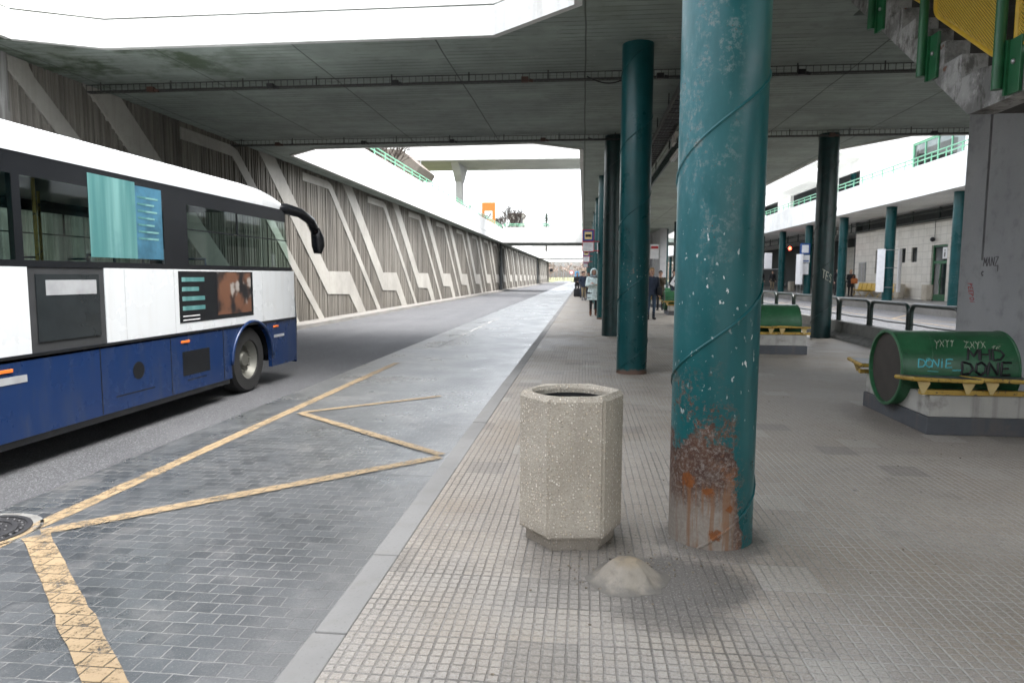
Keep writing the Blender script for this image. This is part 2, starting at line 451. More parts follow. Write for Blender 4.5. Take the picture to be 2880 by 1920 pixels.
    cov = m.math('SUBTRACT', 1., m.math('MULTIPLY', spot(.38, 3.3, .2, .34), .85))
    h = m.math('SUBTRACT', m.math('ADD', m.math('MULTIPLY', mid, .3), m.math('MULTIPLY', fine, .35)), m.math('MULTIPLY', g, cov))
    m.bump(h, .006, .9)
    m.rough(m.ss(big, .3, .7, .5, .72))
    return m.m
M['tile'] = mat_tile()

def mat_aggregate():
    m = Mat('exposed_aggregate', (.45, .41, .35), .85, spec=.25)
    v = m.new('ShaderNodeTexVoronoi'); v.inputs['Scale'].default_value = 78; m.L.new(m.pos, v.inputs['Vector'])
    g = m.new('ShaderNodeSeparateColor'); m.L.new(v.outputs['Color'], g.inputs[0])
    n = m.noise(3, 5, .6); n2 = m.noise(40, 5, .7); 
    c = m.mix(m.ss(n, .3, .7), (.37, .335, .28), (.48, .44, .375))
    c = m.mix(m.math('MULTIPLY', n2, .55), c, (.31, .265, .2))
    pe = m.math('MULTIPLY', m.ss(g.outputs[0], .7, .8), m.ss(v.outputs['Distance'], .5, .25))
    c = m.mix(m.math('MULTIPLY', pe, .9), c, m.mix(g.outputs[1], (.85, .8, .72), (.55, .44, .31)))
    sp2 = m.ss(m.noise(130, 2, .6), .6, .68)
    c = m.mix(m.math('MULTIPLY', sp2, .6), c, (.7, .66, .58))
    sp3 = m.ss(m.noise(105, 2, .6, v=m.vadd(m.pos, (3., 5., 1.))), .62, .7)
    c = m.mix(m.math('MULTIPLY', sp3, .65), c, (.12, .1, .08))
    pd = m.ss(m.voro(30), .16, .08)
    c = m.mix(m.math('MULTIPLY', pd, m.math('MULTIPLY', m.ss(m.noise(11, 3), .5, .6), .85)), c, (.1, .09, .075))
    x, y, z = m.xyz()
    low_tone = m.math('MULTIPLY', m.ss(z, .16, .0), .65)  # darker towards the ground
    c = m.mix(low_tone, c, (.14, .12, .1))
    sv = m.noise(1, 4, .6, v=m.scale(m.pos, (9, 9, .8)))
    c = m.mix(m.math('MULTIPLY', m.ss(sv, .5, .72), .3), c, (.27, .24, .2))
    m.col(c)
    m.bump(m.math('ADD', m.math('MULTIPLY', v.outputs['Distance'], -.8), m.math('ADD', n2, m.math('MULTIPLY', pe, .5))), .004, .9)
    return m.m
M['aggregate'] = mat_aggregate()

def mat_column(name, near=False):
    m = Mat(name, (.01, .12, .12), .32, spec=.32)
    n = m.noise(2.2, 5, .6); x, y, z = m.xyz()
    c = m.mix(m.ss(n, .3, .7), (.004, .066, .07) if near else (.002, .044, .047), (.006, .09, .096) if near else (.004, .062, .066))
    sv = m.noise(1, 4, .6, v=m.scale(m.pos, (16, 16, .8)))
    c = m.mix(m.math('MULTIPLY', m.ss(sv, .5, .72), .3), c, (.02, .1, .11))
    n40 = m.noise(38, 5, .65)
    chipz = m.ss(m.math('ABSOLUTE', m.math('SUBTRACT', z, 1.3)), .75, .35)
    chip = m.math('MULTIPLY', m.ss(m.noise(27, 3, .5, v=m.scale(m.pos, (1.5, 1.5, .8))), .675, .70), m.ss(m.noise(2.2, 3), .42, .56))
    chip = m.math('MULTIPLY', chip, chipz)
    rough = m.ss(n, .3, .7, .26, .42)
    h = m.math('MULTIPLY', n40, .15)
    if near:
        o = m.objco(); ox, oy, oz = m.xyz(o)
        # scuffed, blistered paint; road side also lightened to paint in its sky reflection
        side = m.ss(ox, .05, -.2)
        bl = m.noise(26, 6, .75); bl2 = m.noise(5, 5, .7, v=m.scale(m.pos, (1.6, 1.6, .6)))
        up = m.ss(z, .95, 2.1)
        msk = m.math('MULTIPLY', m.math('MULTIPLY', m.ss(bl, .48, .6), m.ss(bl2, .47, .6)), m.math('MULTIPLY', m.ss(ox, .12, -.1), up))
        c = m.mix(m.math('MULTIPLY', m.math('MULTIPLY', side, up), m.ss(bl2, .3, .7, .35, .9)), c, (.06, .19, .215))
        c = m.mix(m.math('MULTIPLY', msk, .75), c, (.2, .235, .23))
        pits = m.math('MULTIPLY', m.ss(m.voro(34), .2, .1), m.math('MULTIPLY', m.ss(bl2, .5, .64), m.math('MULTIPLY', m.ss(ox, .12, -.06), up)))
        c = m.mix(m.math('MULTIPLY', pits, .9), c, (.1, .05, .035))
        # bare, rusted foot
        dx = m.math('ADD', z, m.math('MULTIPLY', 1., m.math('ADD', m.math('MULTIPLY', m.math('SUBTRACT', m.noise(4.5, 4, .6), .5), .5), m.math('MULTIPLY', m.math('SUBTRACT', m.noise(34, 5, .7), .5), .34))))
        lim = m.math('SUBTRACT', m.math('SUBTRACT', .66, m.math('MULTIPLY', m.ss(m.math('ADD', ox, m.math('MULTIPLY', m.math('SUBTRACT', m.noise(7, 5, .7), .5), .16)), .06, .17), .62)), m.math('MULTIPLY', m.ss(ox, -.1, .12), .14))
        e = m.math('SUBTRACT', lim, dx)
        rust = m.ss(e, -.02, .05)
        speck = m.math('MULTIPLY', m.ss(e, -.5, .0), m.ss(m.math('ADD', m.noise(40, 6, .8), m.math('MULTIPLY', m.math('SUBTRACT', m.noise(8, 4, .6), .5), .5)), .53, .6))
        rust = m.math('MAXIMUM', rust, speck)
        rc = m.mix(m.ss(m.noise(46, 6, .8), .45, .68), m.mix(m.ss(m.noise(8, 5, .7), .35, .65), (.062, .034, .026), (.105, .055, .035)), (.215, .185, .165))
        bare = m.ss(m.math('ADD', z, m.math('MULTIPLY', m.math('SUBTRACT', m.noise(5, 6, .75), .5), .6)), .42, .14)
        bare = m.math('MULTIPLY', bare, m.ss(ox, .12, .03))
        rc = m.mix(m.math('MULTIPLY', bare, .85), rc, m.mix(m.noise(50, 5, .7), (.17, .135, .1), (.38, .36, .325)))
        orn = m.math('MULTIPLY', m.ss(m.noise(9, 5, .7, v=m.vadd(m.pos, (2.3, .7, 5.1))), .56, .72), m.ss(ox, -.12, .1))
        rc = m.mix(m.math('MULTIPLY', orn, .55), rc, m.mix(m.noise(60, 3), (.22, .07, .02), (.42, .17, .05)))
        dr_ = m.noise(1, 4, .6, v=m.scale(m.pos, (22, 22, 1.6)))
        rc = m.mix(m.math('MULTIPLY', m.math('MULTIPLY', m.ss(dr_, .5, .64), m.ss(z, .42, .3)), .75), rc, (.2, .1, .05))
        def sp(cx, cy, cz, r):
            vv = m.new('ShaderNodeVectorMath', operation='DISTANCE'); m.L.new(o, vv.inputs[0]); vv.inputs[1].default_value = (cx, cy, cz)
            d = m.math('ADD', vv.outputs['Value'], m.math('MULTIPLY', m.math('SUBTRACT', m.noise(28, 6, .75), .5), r*3.2))
            return m.ss(d, r*1.15, r*.6)
        so = m.math('MAXIMUM', m.math('MAXIMUM', sp(-.165, -.168, .375, .048), sp(-.06, -.228, .33, .03)), m.math('MAXIMUM', sp(.06, -.23, .235, .022), sp(-.015, -.235, .085, .034)))
        rc = m.mix(m.math('MULTIPLY', so, .95), rc, m.mix(m.noise(55, 4), (.075, .024, .01), (.3, .1, .022)))
        c = m.mix(rust, c, rc)
        rough = m.math('ADD', rough, m.math('MULTIPLY', rust, .5))
        h = m.math('ADD', h, m.math('ADD', m.math('MULTIPLY', rust, m.math('SUBTRACT', m.noise(55, 5, .7), .9)), m.math('MULTIPLY', msk, -.25)))
    else:
        e = m.math('SUBTRACT', .07, m.math('ADD', z, m.math('MULTIPLY', m.math('SUBTRACT', m.noise(9, 6, .7), .5), .16)))
        rust = m.ss(e, -.02, .03)
        c = m.mix(m.math('MULTIPLY', rust, .85), c, (.15, .085, .06))
        b2 = m.math('MULTIPLY', m.ss(m.noise(13, 5, .7), .62, .68), m.ss(m.math('ABSOLUTE', m.math('SUBTRACT', z, 1.65)), .3, .12))
        c = m.mix(m.math('MULTIPLY', b2, .6), c, (.2, .12, .08))
        rough = m.math('ADD', rough, m.math('MULTIPLY', rust, .4))
    c = m.mix(m.math('MULTIPLY', chip, .9), c, (.6, .62, .6))
    m.col(c); m.rough(rough); m.bump(h, .0035, .9)
    return m.m
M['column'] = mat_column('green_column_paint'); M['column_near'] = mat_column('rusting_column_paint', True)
M['column_dark'] = simple('dark_column_green', (.006, .03, .03), .35, var=.25)  # darker copy of the column green, carries the barrier row's shade

def mat_barrel():
    m = Mat('green_barrel_paint', (.03, .2, .06), .38)
    n = m.noise(3, 5, .6); n2 = m.noise(22, 6, .7)
    c = m.mix(m.ss(n, .3, .7), (.02, .095, .04), (.034, .142, .062))
    c = m.mix(m.math('MULTIPLY', m.ss(n2, .56, .66), .5), c, (.02, .06, .03))
    rs = m.math('MULTIPLY', m.ss(m.noise(7, 6, .75), .6, .68), .7)
    c = m.mix(rs, c, (.06, .05, .03))
    sc = m.ss(m.noise(1, 5, .7, v=m.scale(m.pos, (5, 40, 40))), .62, .68)
    c = m.mix(m.math('MULTIPLY', sc, .4), c, (.3, .36, .26))
    m.col(c); m.bump(n2, .002, .5); return m.m
M['barrel'] = mat_barrel()
def mat_seaty():
    m = Mat('worn_yellow_paint', (.5, .33, .05), .5)
    n = m.noise(30, 6, .7); 
    c = m.mix(m.ss(m.noise(4, 4), .3, .7), (.36, .22, .03), (.5, .34, .07))
    c = m.mix(m.ss(n, .56, .62), c, (.04, .03, .02)); m.col(c); m.bump(n, .002, .4); return m.m
M['seat_yellow'] = mat_seaty()
M['seat_plate'] = simple('dark_seat_top', (.045, .05, .055), .4)
M['bracket'] = simple('cream_bracket', (.55, .42, .18), .5)
M['cavity'] = simple('barrel_inside', (.05, .043, .037), .8)
M['rail_green'] = simple('rail_green_paint', (.016, .115, .045), .4)
M['rail_light'] = simple('handrail_green_paint', (.16, .42, .27), .45)
M['rail_dark'] = simple('hoop_rail_paint', (.004, .016, .012), .35)
M['mesh_yellow'] = None
M['black'] = simple('black_plastic', (.012, .012, .013), .45)
M['steel'] = simple('galvanised_steel', (.35, .35, .35), .35, .8)
M['tray'] = simple('cable_tray_steel', (.05, .05, .047), .5, .3)
M['rust_box'] = simple('junction_box', (.06, .03, .022), .6)
M['lamp_white'] = simple('lamp_housing', (.5, .47, .42), .4)
M['red'] = simple('red_sign_paint', (.45, .02, .03), .4)
M['blue'] = simple('blue_sign_paint', (.015, .07, .26), .4)
M['cream'] = simple('cream_sign_paint', (.75, .55, .25), .5)
M['white'] = simple('white_sign_sheet', (.75, .75, .76), .5, var=.05)
M['ink'] = simple('black_ink', (.01, .01, .01), .5)
M['grey'] = simple('grey_plastic', (.3, .31, .32), .5)
M['white_scrawl'] = simple('pale_scrawl', (.55, .55, .45), .6)
M['cyan_scrawl'] = simple('cyan_scrawl', (.1, .5, .55), .6)
M['red_scrawl'] = simple('red_scrawl', (.45, .06, .06), .6)
M['grey_scrawl'] = simple('grey_scrawl', (.08, .07, .075), .6)
M['orange'] = simple('orange_sign_paint', (.4, .13, .015), .5)
M['roof'] = simple('dark_roofing', (.13, .11, .095), .8)
M['iron'] = simple('cast_iron', (.05, .05, .052), .45, .4, bump=.003)
M['cement'] = None

def mat_cement():
    m = Mat('cement_mound', (.5, .47, .41), .7)
    o = m.objco(); x, y, z = m.xyz(o)
    n = m.noise(9, 6, .7); n2 = m.noise(70, 4)
    c = m.mix(n, (.19, .165, .13), (.37, .335, .28))
    c = m.mix(m.math('MULTIPLY', m.ss(m.math('ADD', z, m.math('MULTIPLY', m.math('SUBTRACT', n, .5), .1)), .07, .11), .6), c, (.25, .19, .11))
    st = m.noise(1, 5, .7, v=m.scale(m.pos, (9, 9, 14)))
    c = m.mix(m.math('MULTIPLY', m.ss(st, .48, .66), .5), c, (.15, .13, .105))
    rr = m.math('SQRT', m.math('ADD', m.math('MULTIPLY', x, x), m.math('MULTIPLY', y, y)))
    c = m.mix(m.math('MULTIPLY', m.ss(m.math('ADD', rr, m.math('MULTIPLY', m.math('SUBTRACT', m.noise(11, 5, .7), .5), .2)), .1, .19), .85), c, (.13, .122, .108))
    m.col(c); m.bump(m.math('ADD', n2, n), .004, .7); return m.m
M['cement'] = mat_cement()

def mat_mesh():
    m = Mat('perforated_yellow_panel', (.6, .38, .04), .5)
    x, y, z = m.xyz()
    def ln(c, per, w):
        f = m.math('FRACT', m.math('DIVIDE', c, per)); return m.ss(m.math('ABSOLUTE', m.math('SUBTRACT', f, .5)), .5-w, .5-w*.6)
    a = m.math('ADD', y, z); b = m.math('SUBTRACT', y, z)
    k = m.math('MAXIMUM', ln(a, .03, .17), ln(b, .03, .17))
    m.col(m.mix(m.noise(8), (.62, .4, .03), (.72, .52, .09)))
    m.set(m.b.inputs['Alpha'], m.math('ADD', .1, m.math('MULTIPLY', k, .85)))
    return m.m
M['mesh_yellow'] = mat_mesh()
M['yellow_frame'] = simple('yellow_tube_paint', (.62, .4, .04), .4)
M['yellow_seat'] = simple('yellow_plastic_seat', (.55, .36, .06), .5)

def glass(name, tint=(.35, .45, .43), refl=.55, rough=.03):
    m = Mat(name); N = m.N
    tr = N.new('ShaderNodeBsdfTransparent'); tr.inputs[0].default_value = (*tint, 1)
    gl = N.new('ShaderNodeBsdfGlossy'); gl.inputs['Roughness'].default_value = rough; gl.inputs[0].default_value = (.9, .95, .95, 1)
    fr = N.new('ShaderNodeFresnel'); fr.inputs[0].default_value = 1.5
    k = m.math('MULTIPLY', fr.outputs[0], refl*2)
    k = m.math('MINIMUM', k, 1.)
    bk = N.new('ShaderNodeNewGeometry').outputs['Backfacing']
    k = m.math('MULTIPLY', k, m.math('SUBTRACT', 1., bk))
    mx = N.new('ShaderNodeMixShader'); m.L.new(k, mx.inputs[0]); m.L.new(tr.outputs[0], mx.inputs[1]); m.L.new(gl.outputs[0], mx.inputs[2])
    m.L.new(mx.outputs[0], m.out.inputs['Surface'])
    return m.m
M['bus_glass'] = glass('tinted_bus_glass', (.84, .92, .89))
M['win_glass'] = glass('window_glass', (.3, .33, .33), .7)
def mat_bus(name, base, film, k):
    m = Mat(name, base, .22)
    a = m.noise(1.3, 5, .6); s = m.noise(1, 5, .65, v=m.scale(m.pos, (3, 9, 1.1))); f = m.noise(50, 4, .8)
    c = m.mix(m.math('MULTIPLY', m.ss(s, .45, .72), k), base, film); c = m.mix(m.math('MULTIPLY', m.ss(f, .6, .75), k*.7), c, film)
    m.col(c); m.rough(m.ss(a, .3, .7, .16, .34)); return m.m
M['bus_white'] = mat_bus('bus_white_paint', (.56, .585, .6), (.42, .415, .4), .25)
M['bus_blue'] = mat_bus('bus_blue_paint', (.005, .022, .082), (.035, .045, .07), .5)
M['bus_black'] = simple('bus_black_trim', (.008, .009, .011), .25)
M['bus_dark'] = simple('bus_interior', (.03, .032, .034), .6)
M['bus_seat'] = simple('bus_seat_cloth', (.03, .045, .08), .8)
M['tyre'] = simple('tyre_rubber', (.015, .015, .015), .85)
M['rim'] = simple('wheel_rim', (.16, .16, .14), .5, .5)
def mat_poster():
    m = Mat('teal_poster', (.075, .2, .2), .3)
    a = m.noise(1, 3, .5, v=m.scale(m.pos, (1, 5, .25))); b = m.noise(2.2, 4, .6)
    c = m.mix(m.ss(a, .4, .62), (.055, .165, .165), (.15, .31, .3)); c = m.mix(m.math('MULTIPLY', m.ss(b, .5, .7), .3), c, (.03, .11, .14))
    m.col(c); return m.m
M['teal_poster'] = mat_poster()
M['amber'] = simple('amber_reflector', (.8, .18, .03), .3)
M['tilewall'] = None
def mat_tilewall():
    m = Mat('cream_wall_tiles', (.55, .53, .48), .35)
    x, y, z = m.xyz()
    b = m.new('ShaderNodeTexBrick', offset=0); m.L.new(m.comb(y, z, x), b.inputs['Vector']); b.inputs['Scale'].default_value = 1
    b.inputs['Brick Width'].default_value = .6; b.inputs['Row Height'].default_value = .42; b.inputs['Mortar Size'].default_value = .012
    b.inputs['Color1'].default_value = (.6, .57, .51, 1); b.inputs['Color2'].default_value = (.66, .63, .57, 1); b.inputs['Mortar'].default_value = (.4, .38, .34, 1)
    c = m.mix(m.math('MULTIPLY', m.ss(m.noise(1.5, 5), .5, .7), .3), b.outputs[0], (.33, .3, .26))
    m.col(c); return m.m
M['tilewall'] = mat_tilewall()
def mat_grass():
    m = Mat('grass_ground', (.1, .13, .05), .95)
    n = m.noise(.15, 5); c = m.mix(n, (.09, .11, .045), (.16, .16, .08)); m.col(c); m.bump(m.noise(8), .05); return m.m
M['grass'] = mat_grass()
M['twig'] = simple('bare_twig', (.035, .025, .02), .9)
M['fir'] = simple('fir_needles', (.012, .05, .03), .9, var=.4)
M['far_tree'] = simple('haze_paled_wood', (.2, .15, .125), .95, var=.3, sc=.7)  # wood colour lightened to paint in distance haze

# clothes
def cloth(name, c): return simple(name, c, .85, var=.2, sc=14, bump=.002)
C_SKIN = simple('skin', (.5, .3, .22), .55, var=.08, sc=20)
C = {k: cloth(k, v) for k, v in dict(pale_parka=(.55, .64, .63), black_cloth=(.012, .012, .014), navy_cloth=(.02, .03, .055), khaki_cloth=(.24, .19, .12), brown_leather=(.12, .045, .02), jeans=(.035, .06, .1), brown_coat=(.065, .05, .03), grey_cloth=(.2, .2, .21), blond_hair=(.35, .22, .1), dark_hair=(.02, .015, .012), red_hair=(.12, .05, .025), orange_leather=(.35, .11, .03), white_cloth=(.6, .6, .6), scarf_cloth=(.25, .28, .3)).items()}
C['skin'] = C_SKIN

# ================================================================== SETTING
bm = NB(); box(bm, -400, 400, -60, 900, -.6, -.15); struct('ground', bm, M['grass'])
bm = NB(); box(bm, -8.5, -3.98, -60, 230, -.4, ZR); struct('road', bm, M['asphalt'])
bm = NB(); box(bm, -3.98, -1.12, -60, 178, -.4, ZR); struct('bus_bay_paving', bm, M['paver'])
bm = NB(); box(bm, -3.98, 40, 178, 230, -.4, ZR-.01); struct('road', bm, M['asphalt'])
bm = NB(); box(bm, 7.0, 14.9, -60, 178, -.4, ZR); struct('road', bm, M['asphalt'])
bm = NB(); box(bm, -.97, 7.0, -60, 178, -.4, 0); struct('platform', bm, M['tile'])
# kerb: individual stones with slight irregularities
bm = NB(); y = -12.; r = random.Random(3)
stones = [(-60, -12), (-12, -7), (-7, -2), (-2, 1.2), (1.2, 2.62), (2.62, 3.42), (3.42, 5.1)]
y = 5.1
while y < 176: stones.append((y, y+1.65)); y += 1.65
for a, b in stones:
    d = r.uniform(-.006, .006)
    box(bm, -1.12+d, -.972, a+.004, b-.004, -.4, .004+r.uniform(-.004, .004), bev=.008)
struct('kerb', bm, M['kerb'])
bm = NB(); box(bm, -9.15, -8.62, -60, 178, -.4, .0, bev=.02); box(bm, -8.62, -8.46, -60, 178, -.4, .005, bev=.015); struct('pavement', bm, M['walk'])
bm = NB(); box(bm, 14.9, 40, -60, 178, -.4, .27, bev=.015); struct('platform', bm, M['walk'])
bm = NB(); box(bm, -120, -9.6, -60, 178, -.4, 5.3); struct('terrain', bm, M['grass'])
bm = NB(); box(bm, 31, 120, -60, 178, -.4, 5.3); struct('terrain', bm, M['grass'])

# painted bay markings
def stripe(bm, pts, w, z):
    pts = [Vector((x, y)) for x, y in pts]
    L = []; Rr = []
    for i, p in enumerate(pts):
        d = (pts[min(i+1, len(pts)-1)]-pts[max(i-1, 0)]).normalized(); n = Vector((-d.y, d.x))
        ww = w*random.uniform(.88, 1.1)/2
        L.append(bm.verts.new((*(p+n*ww), z))); Rr.append(bm.verts.new((*(p-n*ww), z)))
    for i in range(len(pts)-1): bm.faces.new((L[i], L[i+1], Rr[i+1], Rr[i]))
def dense(a, b, n=14):
    a = Vector(a); b = Vector(b); return [tuple(a.lerp(b, i/n)) for i in range(n+1)]
ym = NB()
stripe(ym, dense((-3.5, 1.2), (-3.47, 8.3), 40) + dense((-3.47, 8.5), (-3.45, 12.2), 14), .125, ZR+.004)
stripe(ym, dense((-3.38, 3.78), (-1.26, 5.82), 26), .12, ZR+.008)
stripe(ym, dense((-1.26, 5.88), (-3.3, 7.52), 22), .1, ZR+.012)
stripe(ym, dense((-3.3, 7.56), (-1.9, 8.85), 16), .085, ZR+.008)
stripe(ym, dense((-3.36, 3.72), (-1.5, 2.02), 22), .15, ZR+.008)
struct('yellow_bay_marking', ym, M['yellow'])
wm = NB(); stripe(wm, dense((-3.3, 15), (-3.25, 26), 30), .09, ZR+.004)
struct('white_bay_marking', wm, M['whiteline'])
ym = NB()
for k in range(12):
    y0 = 12+k*8.
    stripe(ym, dense((12.1, y0), (14.7, y0+4), 8), .11, ZR+.008); stripe(ym, dense((14.7, y0+4), (12.1, y0+8), 8), .11, ZR+.012)
stripe(ym, dense((12.1, 8), (12.1, 120), 50), .11, ZR+.004)
struct('yellow_bay_marking', ym, M['yellow'])

# ================================================================== RETAINING WALL
WX = -9.15
wall = thing('retaining_wall', 'tall ribbed concrete retaining wall with smooth slanted relief bands along the road', 'wall', (WX, 10, 0))
J0 = 23.38
rr = random.Random(11)
for k in range(-5, 23):
    y0 = J0 + P*k; y1 = y0 + P
    if y0 < -10: continue
    bm = NB(); prof = []; y = y0+.006
    rm = []
    while y < y1-.05:
        w = rr.choice((.05, .07, .09, .09, .12, .15)); g = rr.choice((.022, .03, .04, .055)); h = rr.uniform(.024, .05)
        w = min(w, y1-.012-y)
        prof += [(y, 0), (y+.008, h), (y+w-.008, h+rr.uniform(-.005, .005)), (y+w, 0)]
        y += w+g
    prof = [(y0+.006, 0)] + prof + [(y1-.006, 0)]
    lo = [bm.verts.new((WX+h, yy, -.1)) for yy, h in prof]; hi = [bm.verts.new((WX+h, yy, ZS)) for yy, h in prof]
    for i in range(len(prof)-1): bm.faces.new((lo[i], lo[i+1], hi[i+1], hi[i]))
    box(bm, WX-.35, WX-.004, y0, y1, -.4, ZS+.3)
    pn = obj('wall_panel', bm, M['rib'], wall, world=True)
# smooth bands: the wide stepped band and the narrow hooked band of each panel
WIDE = [(-4.97, ZS), (-3.95, ZS), (.03, 1.63), (2.28, 1.64), (4.27, -.1), (3.27, -.1), (2.17, .78), (-.05, .83)]
NARR = [(-1.98, 4.82), (.22, 4.83), (.56, 4.74), (6.39, -.1), (5.87, -.1), (.26, 4.56), (-1.98, 4.55)]
for k in range(-4, 22):
    yj = J0 + P*k
    for poly, d in ((WIDE, .058), (NARR, .055)):
        if k < -2: continue
        if k == -2 and poly is NARR: poly = [(.06, ZS), (.45, ZS)] + NARR[2:5] + [(.06, 4.72)]
        if k == -2 and poly is WIDE: poly = [(.06, 1.63)] + WIDE[3:7] + [(.06, .83)]
        bm = NB(); q = [(max(y+yj, -9.5), z) for y, z in poly]
        if k == -2: pass
        prism(bm, q, 'x', WX+.004, WX+d+.006)
        bmesh.ops.bevel(bm, geom=[e for e in bm.edges if all(v.co.x > WX+.03 for v in e.verts)], offset=.01, segments=1, affect='EDGES')
        obj('relief_band', bm, M['band'], wall, world=True)
bm = NB(); box(bm, WX-.35, WX, -60, J0-5*P, -.4, ZS+.3); obj('plain_wall', bm, M['rib'], wall, world=True)
bm = NB(); box(bm, WX-.01, WX+.1, 9.75, 10.06, -.1, ZS); box(bm, WX-.01, WX+.075, 7.4, 9.72, 1.2, ZS)
obj('stained_buttress', bm, concrete('stained_concrete', (.13, .125, .115), var=.4, stain=(.42, .42, .41), st=.25, streak=.5), wall, world=True)
bm = NB()
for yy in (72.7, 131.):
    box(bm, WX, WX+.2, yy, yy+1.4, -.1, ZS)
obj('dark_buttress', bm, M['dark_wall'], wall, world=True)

# ================================================================== DECKS
BACK = -7.0
def slabs(bm, polys, z0=ZS, z1=5.34):
    for q in polys: prism(bm, q, 'z', z0, z1)
def offpath(path, d):
    path = [Vector(p) for p in path]; out = []; n = len(path)
    for i, p in enumerate(path):
        ds = []
        if i > 0: ds.append((path[i]-path[i-1]).normalized())
        if i < n-1: ds.append((path[i+1]-path[i]).normalized())
        ns = [Vector((-a.y, a.x)) for a in ds]
        m = ns[0] if len(ns) == 1 else (ns[0]+ns[1]).normalized()
        out.append(p + m*d/max(.3, m.dot(ns[0])))
    return out
def edge(root, path, ztop=6.32):
    """fascia and set-back parapet along a path that has the slab on its right"""
    b1 = NB(); ribbon(b1, offpath(path, .02), .1, ZS-.03, 5.33); obj('fascia', b1, M['fascia'], root, world=True)
    b2 = NB(); ribbon(b2, path, .16, 5.36, ztop); obj('parapet', b2, M['fascia'], root, world=True)

deck = thing('concrete_deck', 'wide board-marked concrete deck covering the platform and crossing the road overhead', 'overpass', (2, 12, ZS))
bm = NB()
rc = lambda a, b, c, d: [(a, c), (b, c), (b, d), (a, d)]
slabs(bm, [rc(-.15, 3.5, -10, 8.95), [(-.15, 8.95), (3.5, 8.95), (3.5, 18.85), (-.15, 18.85)], rc(-.15, 3.5, 18.85, 172),
           rc(5.6, 6.78, -10, 172), rc(3.5, 5.6, -10, 6.7), rc(3.5, 5.6, 9.75, 172),
           [(-.15, 8.95), (-.15, 18.85), (-1.35, 17.93), (-7.35, 18.2), (-8.4, 19.1), (-8.4, 9.42), (-7.3, 9.95), (-1.33, 9.95)],
           [(6.78, 8.9), (7.9, 9.95), (14.3, 9.95), (15.4, 9), (15.4, 19), (14.3, 17.75), (7.9, 17.75), (6.78, 19.5)]])
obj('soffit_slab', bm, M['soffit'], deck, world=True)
bm = NB(); box(bm, 3.3, 3.495, 6.3, 9.95, 5.345, 7.9); box(bm, 5.605, 5.78, 6.3, 9.95, 5.345, 7.9); box(bm, 3.5, 5.6, 6.3, 6.45, 5.345, 7.9); box(bm, 3.05, 5.85, 6.2, 10.6, 7.905, 8.05)
obj('added_stair_cover', bm, M['fascia'], deck, world=True)  # walls and roof added above the stair hole to dim the stair
edge(deck, [(-.15, -16), (-.15, 8.95), (-1.33, 9.95), (-7.3, 9.95), (-8.4, 9.42)])
edge(deck, [(-8.4, 19.1), (-7.35, 18.2), (-1.35, 17.93), (-.15, 18.85), (-.15, 70)])
edge(deck, [(15.4, 9), (14.3, 9.95), (7.9, 9.95), (6.78, 8.9), (6.78, -16)][::1])
edge(deck, [(6.78, 70), (6.78, 19.5), (7.9, 17.75), (14.3, 17.75), (15.4, 19)])
led = thing('street_ledge', 'white overhanging ledge and parapet along the top of the ribbed retaining wall', 'parapet', (-8.8, 12, ZS))
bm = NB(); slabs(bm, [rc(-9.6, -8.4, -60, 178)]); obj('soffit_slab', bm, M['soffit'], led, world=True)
edge(led, [(-8.4, 9.42), (-8.4, -16)]); edge(led, [(-8.4, 178), (-8.4, 19.1)])

for (ya, yb, lab) in ((70, 78, 'white concrete cross bridge over the road, nearest of those beyond the long opening'), (131, 139, 'thin white concrete cross bridge over the road, second beyond the long opening'), (168, 174, 'farthest thin concrete cross bridge over the road, above the distant trees')):
    b = thing('cross_bridge', lab, 'bridge', (-4.3, ya, ZS), 0, 'cross bridges over the road')
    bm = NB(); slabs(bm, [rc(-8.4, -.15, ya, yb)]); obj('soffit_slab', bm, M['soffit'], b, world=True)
    b1 = NB(); box(b1, -8.37, -.17, ya-.03, ya+.08, ZS-.03, 5.33); obj('fascia', b1, M['fascia'], b, world=True)
    b1 = NB(); box(b1, -8.37, -.17, ya, ya+.16, 5.36, 6.5); obj('parapet', b1, M['fascia'], b, world=True)
    b1 = NB(); box(b1, -8.37, -.17, yb-.16, yb, 5.36, 6.5); obj('parapet', b1, M['fascia'], b, world=True)
b = thing('cross_bridge', 'added unseen cross bridge over the road behind the viewpoint, dimming the foreground', 'bridge', (-4.3, -12, ZS), 0, 'cross bridges over the road')
bm = NB(); slabs(bm, [rc(-8.4, -.15, -13, BACK)]); obj('soffit_slab', bm, M['soffit'], b, world=True)  # unseen deck added to keep sky light off the foreground
b1 = NB(); box(b1, -8.37, -.17, BACK-.16, BACK, 5.36, 6.5); obj('parapet', b1, M['fascia'], b, world=True)
for (ya, yb) in ((70, 78),):
    b = thing('cross_bridge', 'concrete cross bridge over the right hand road between platform deck and terrace', 'bridge', (11, ya, ZS), 0, 'cross bridges over the road')
    bm = NB(); slabs(bm, [rc(6.78, 15.4, ya, yb)]); obj('soffit_slab', bm, M['soffit'], b, world=True)
    b1 = NB(); box(b1, 6.8, 15.37, ya, ya+.16, 5.36, 6.5); obj('parapet', b1, M['fascia'], b, world=True)

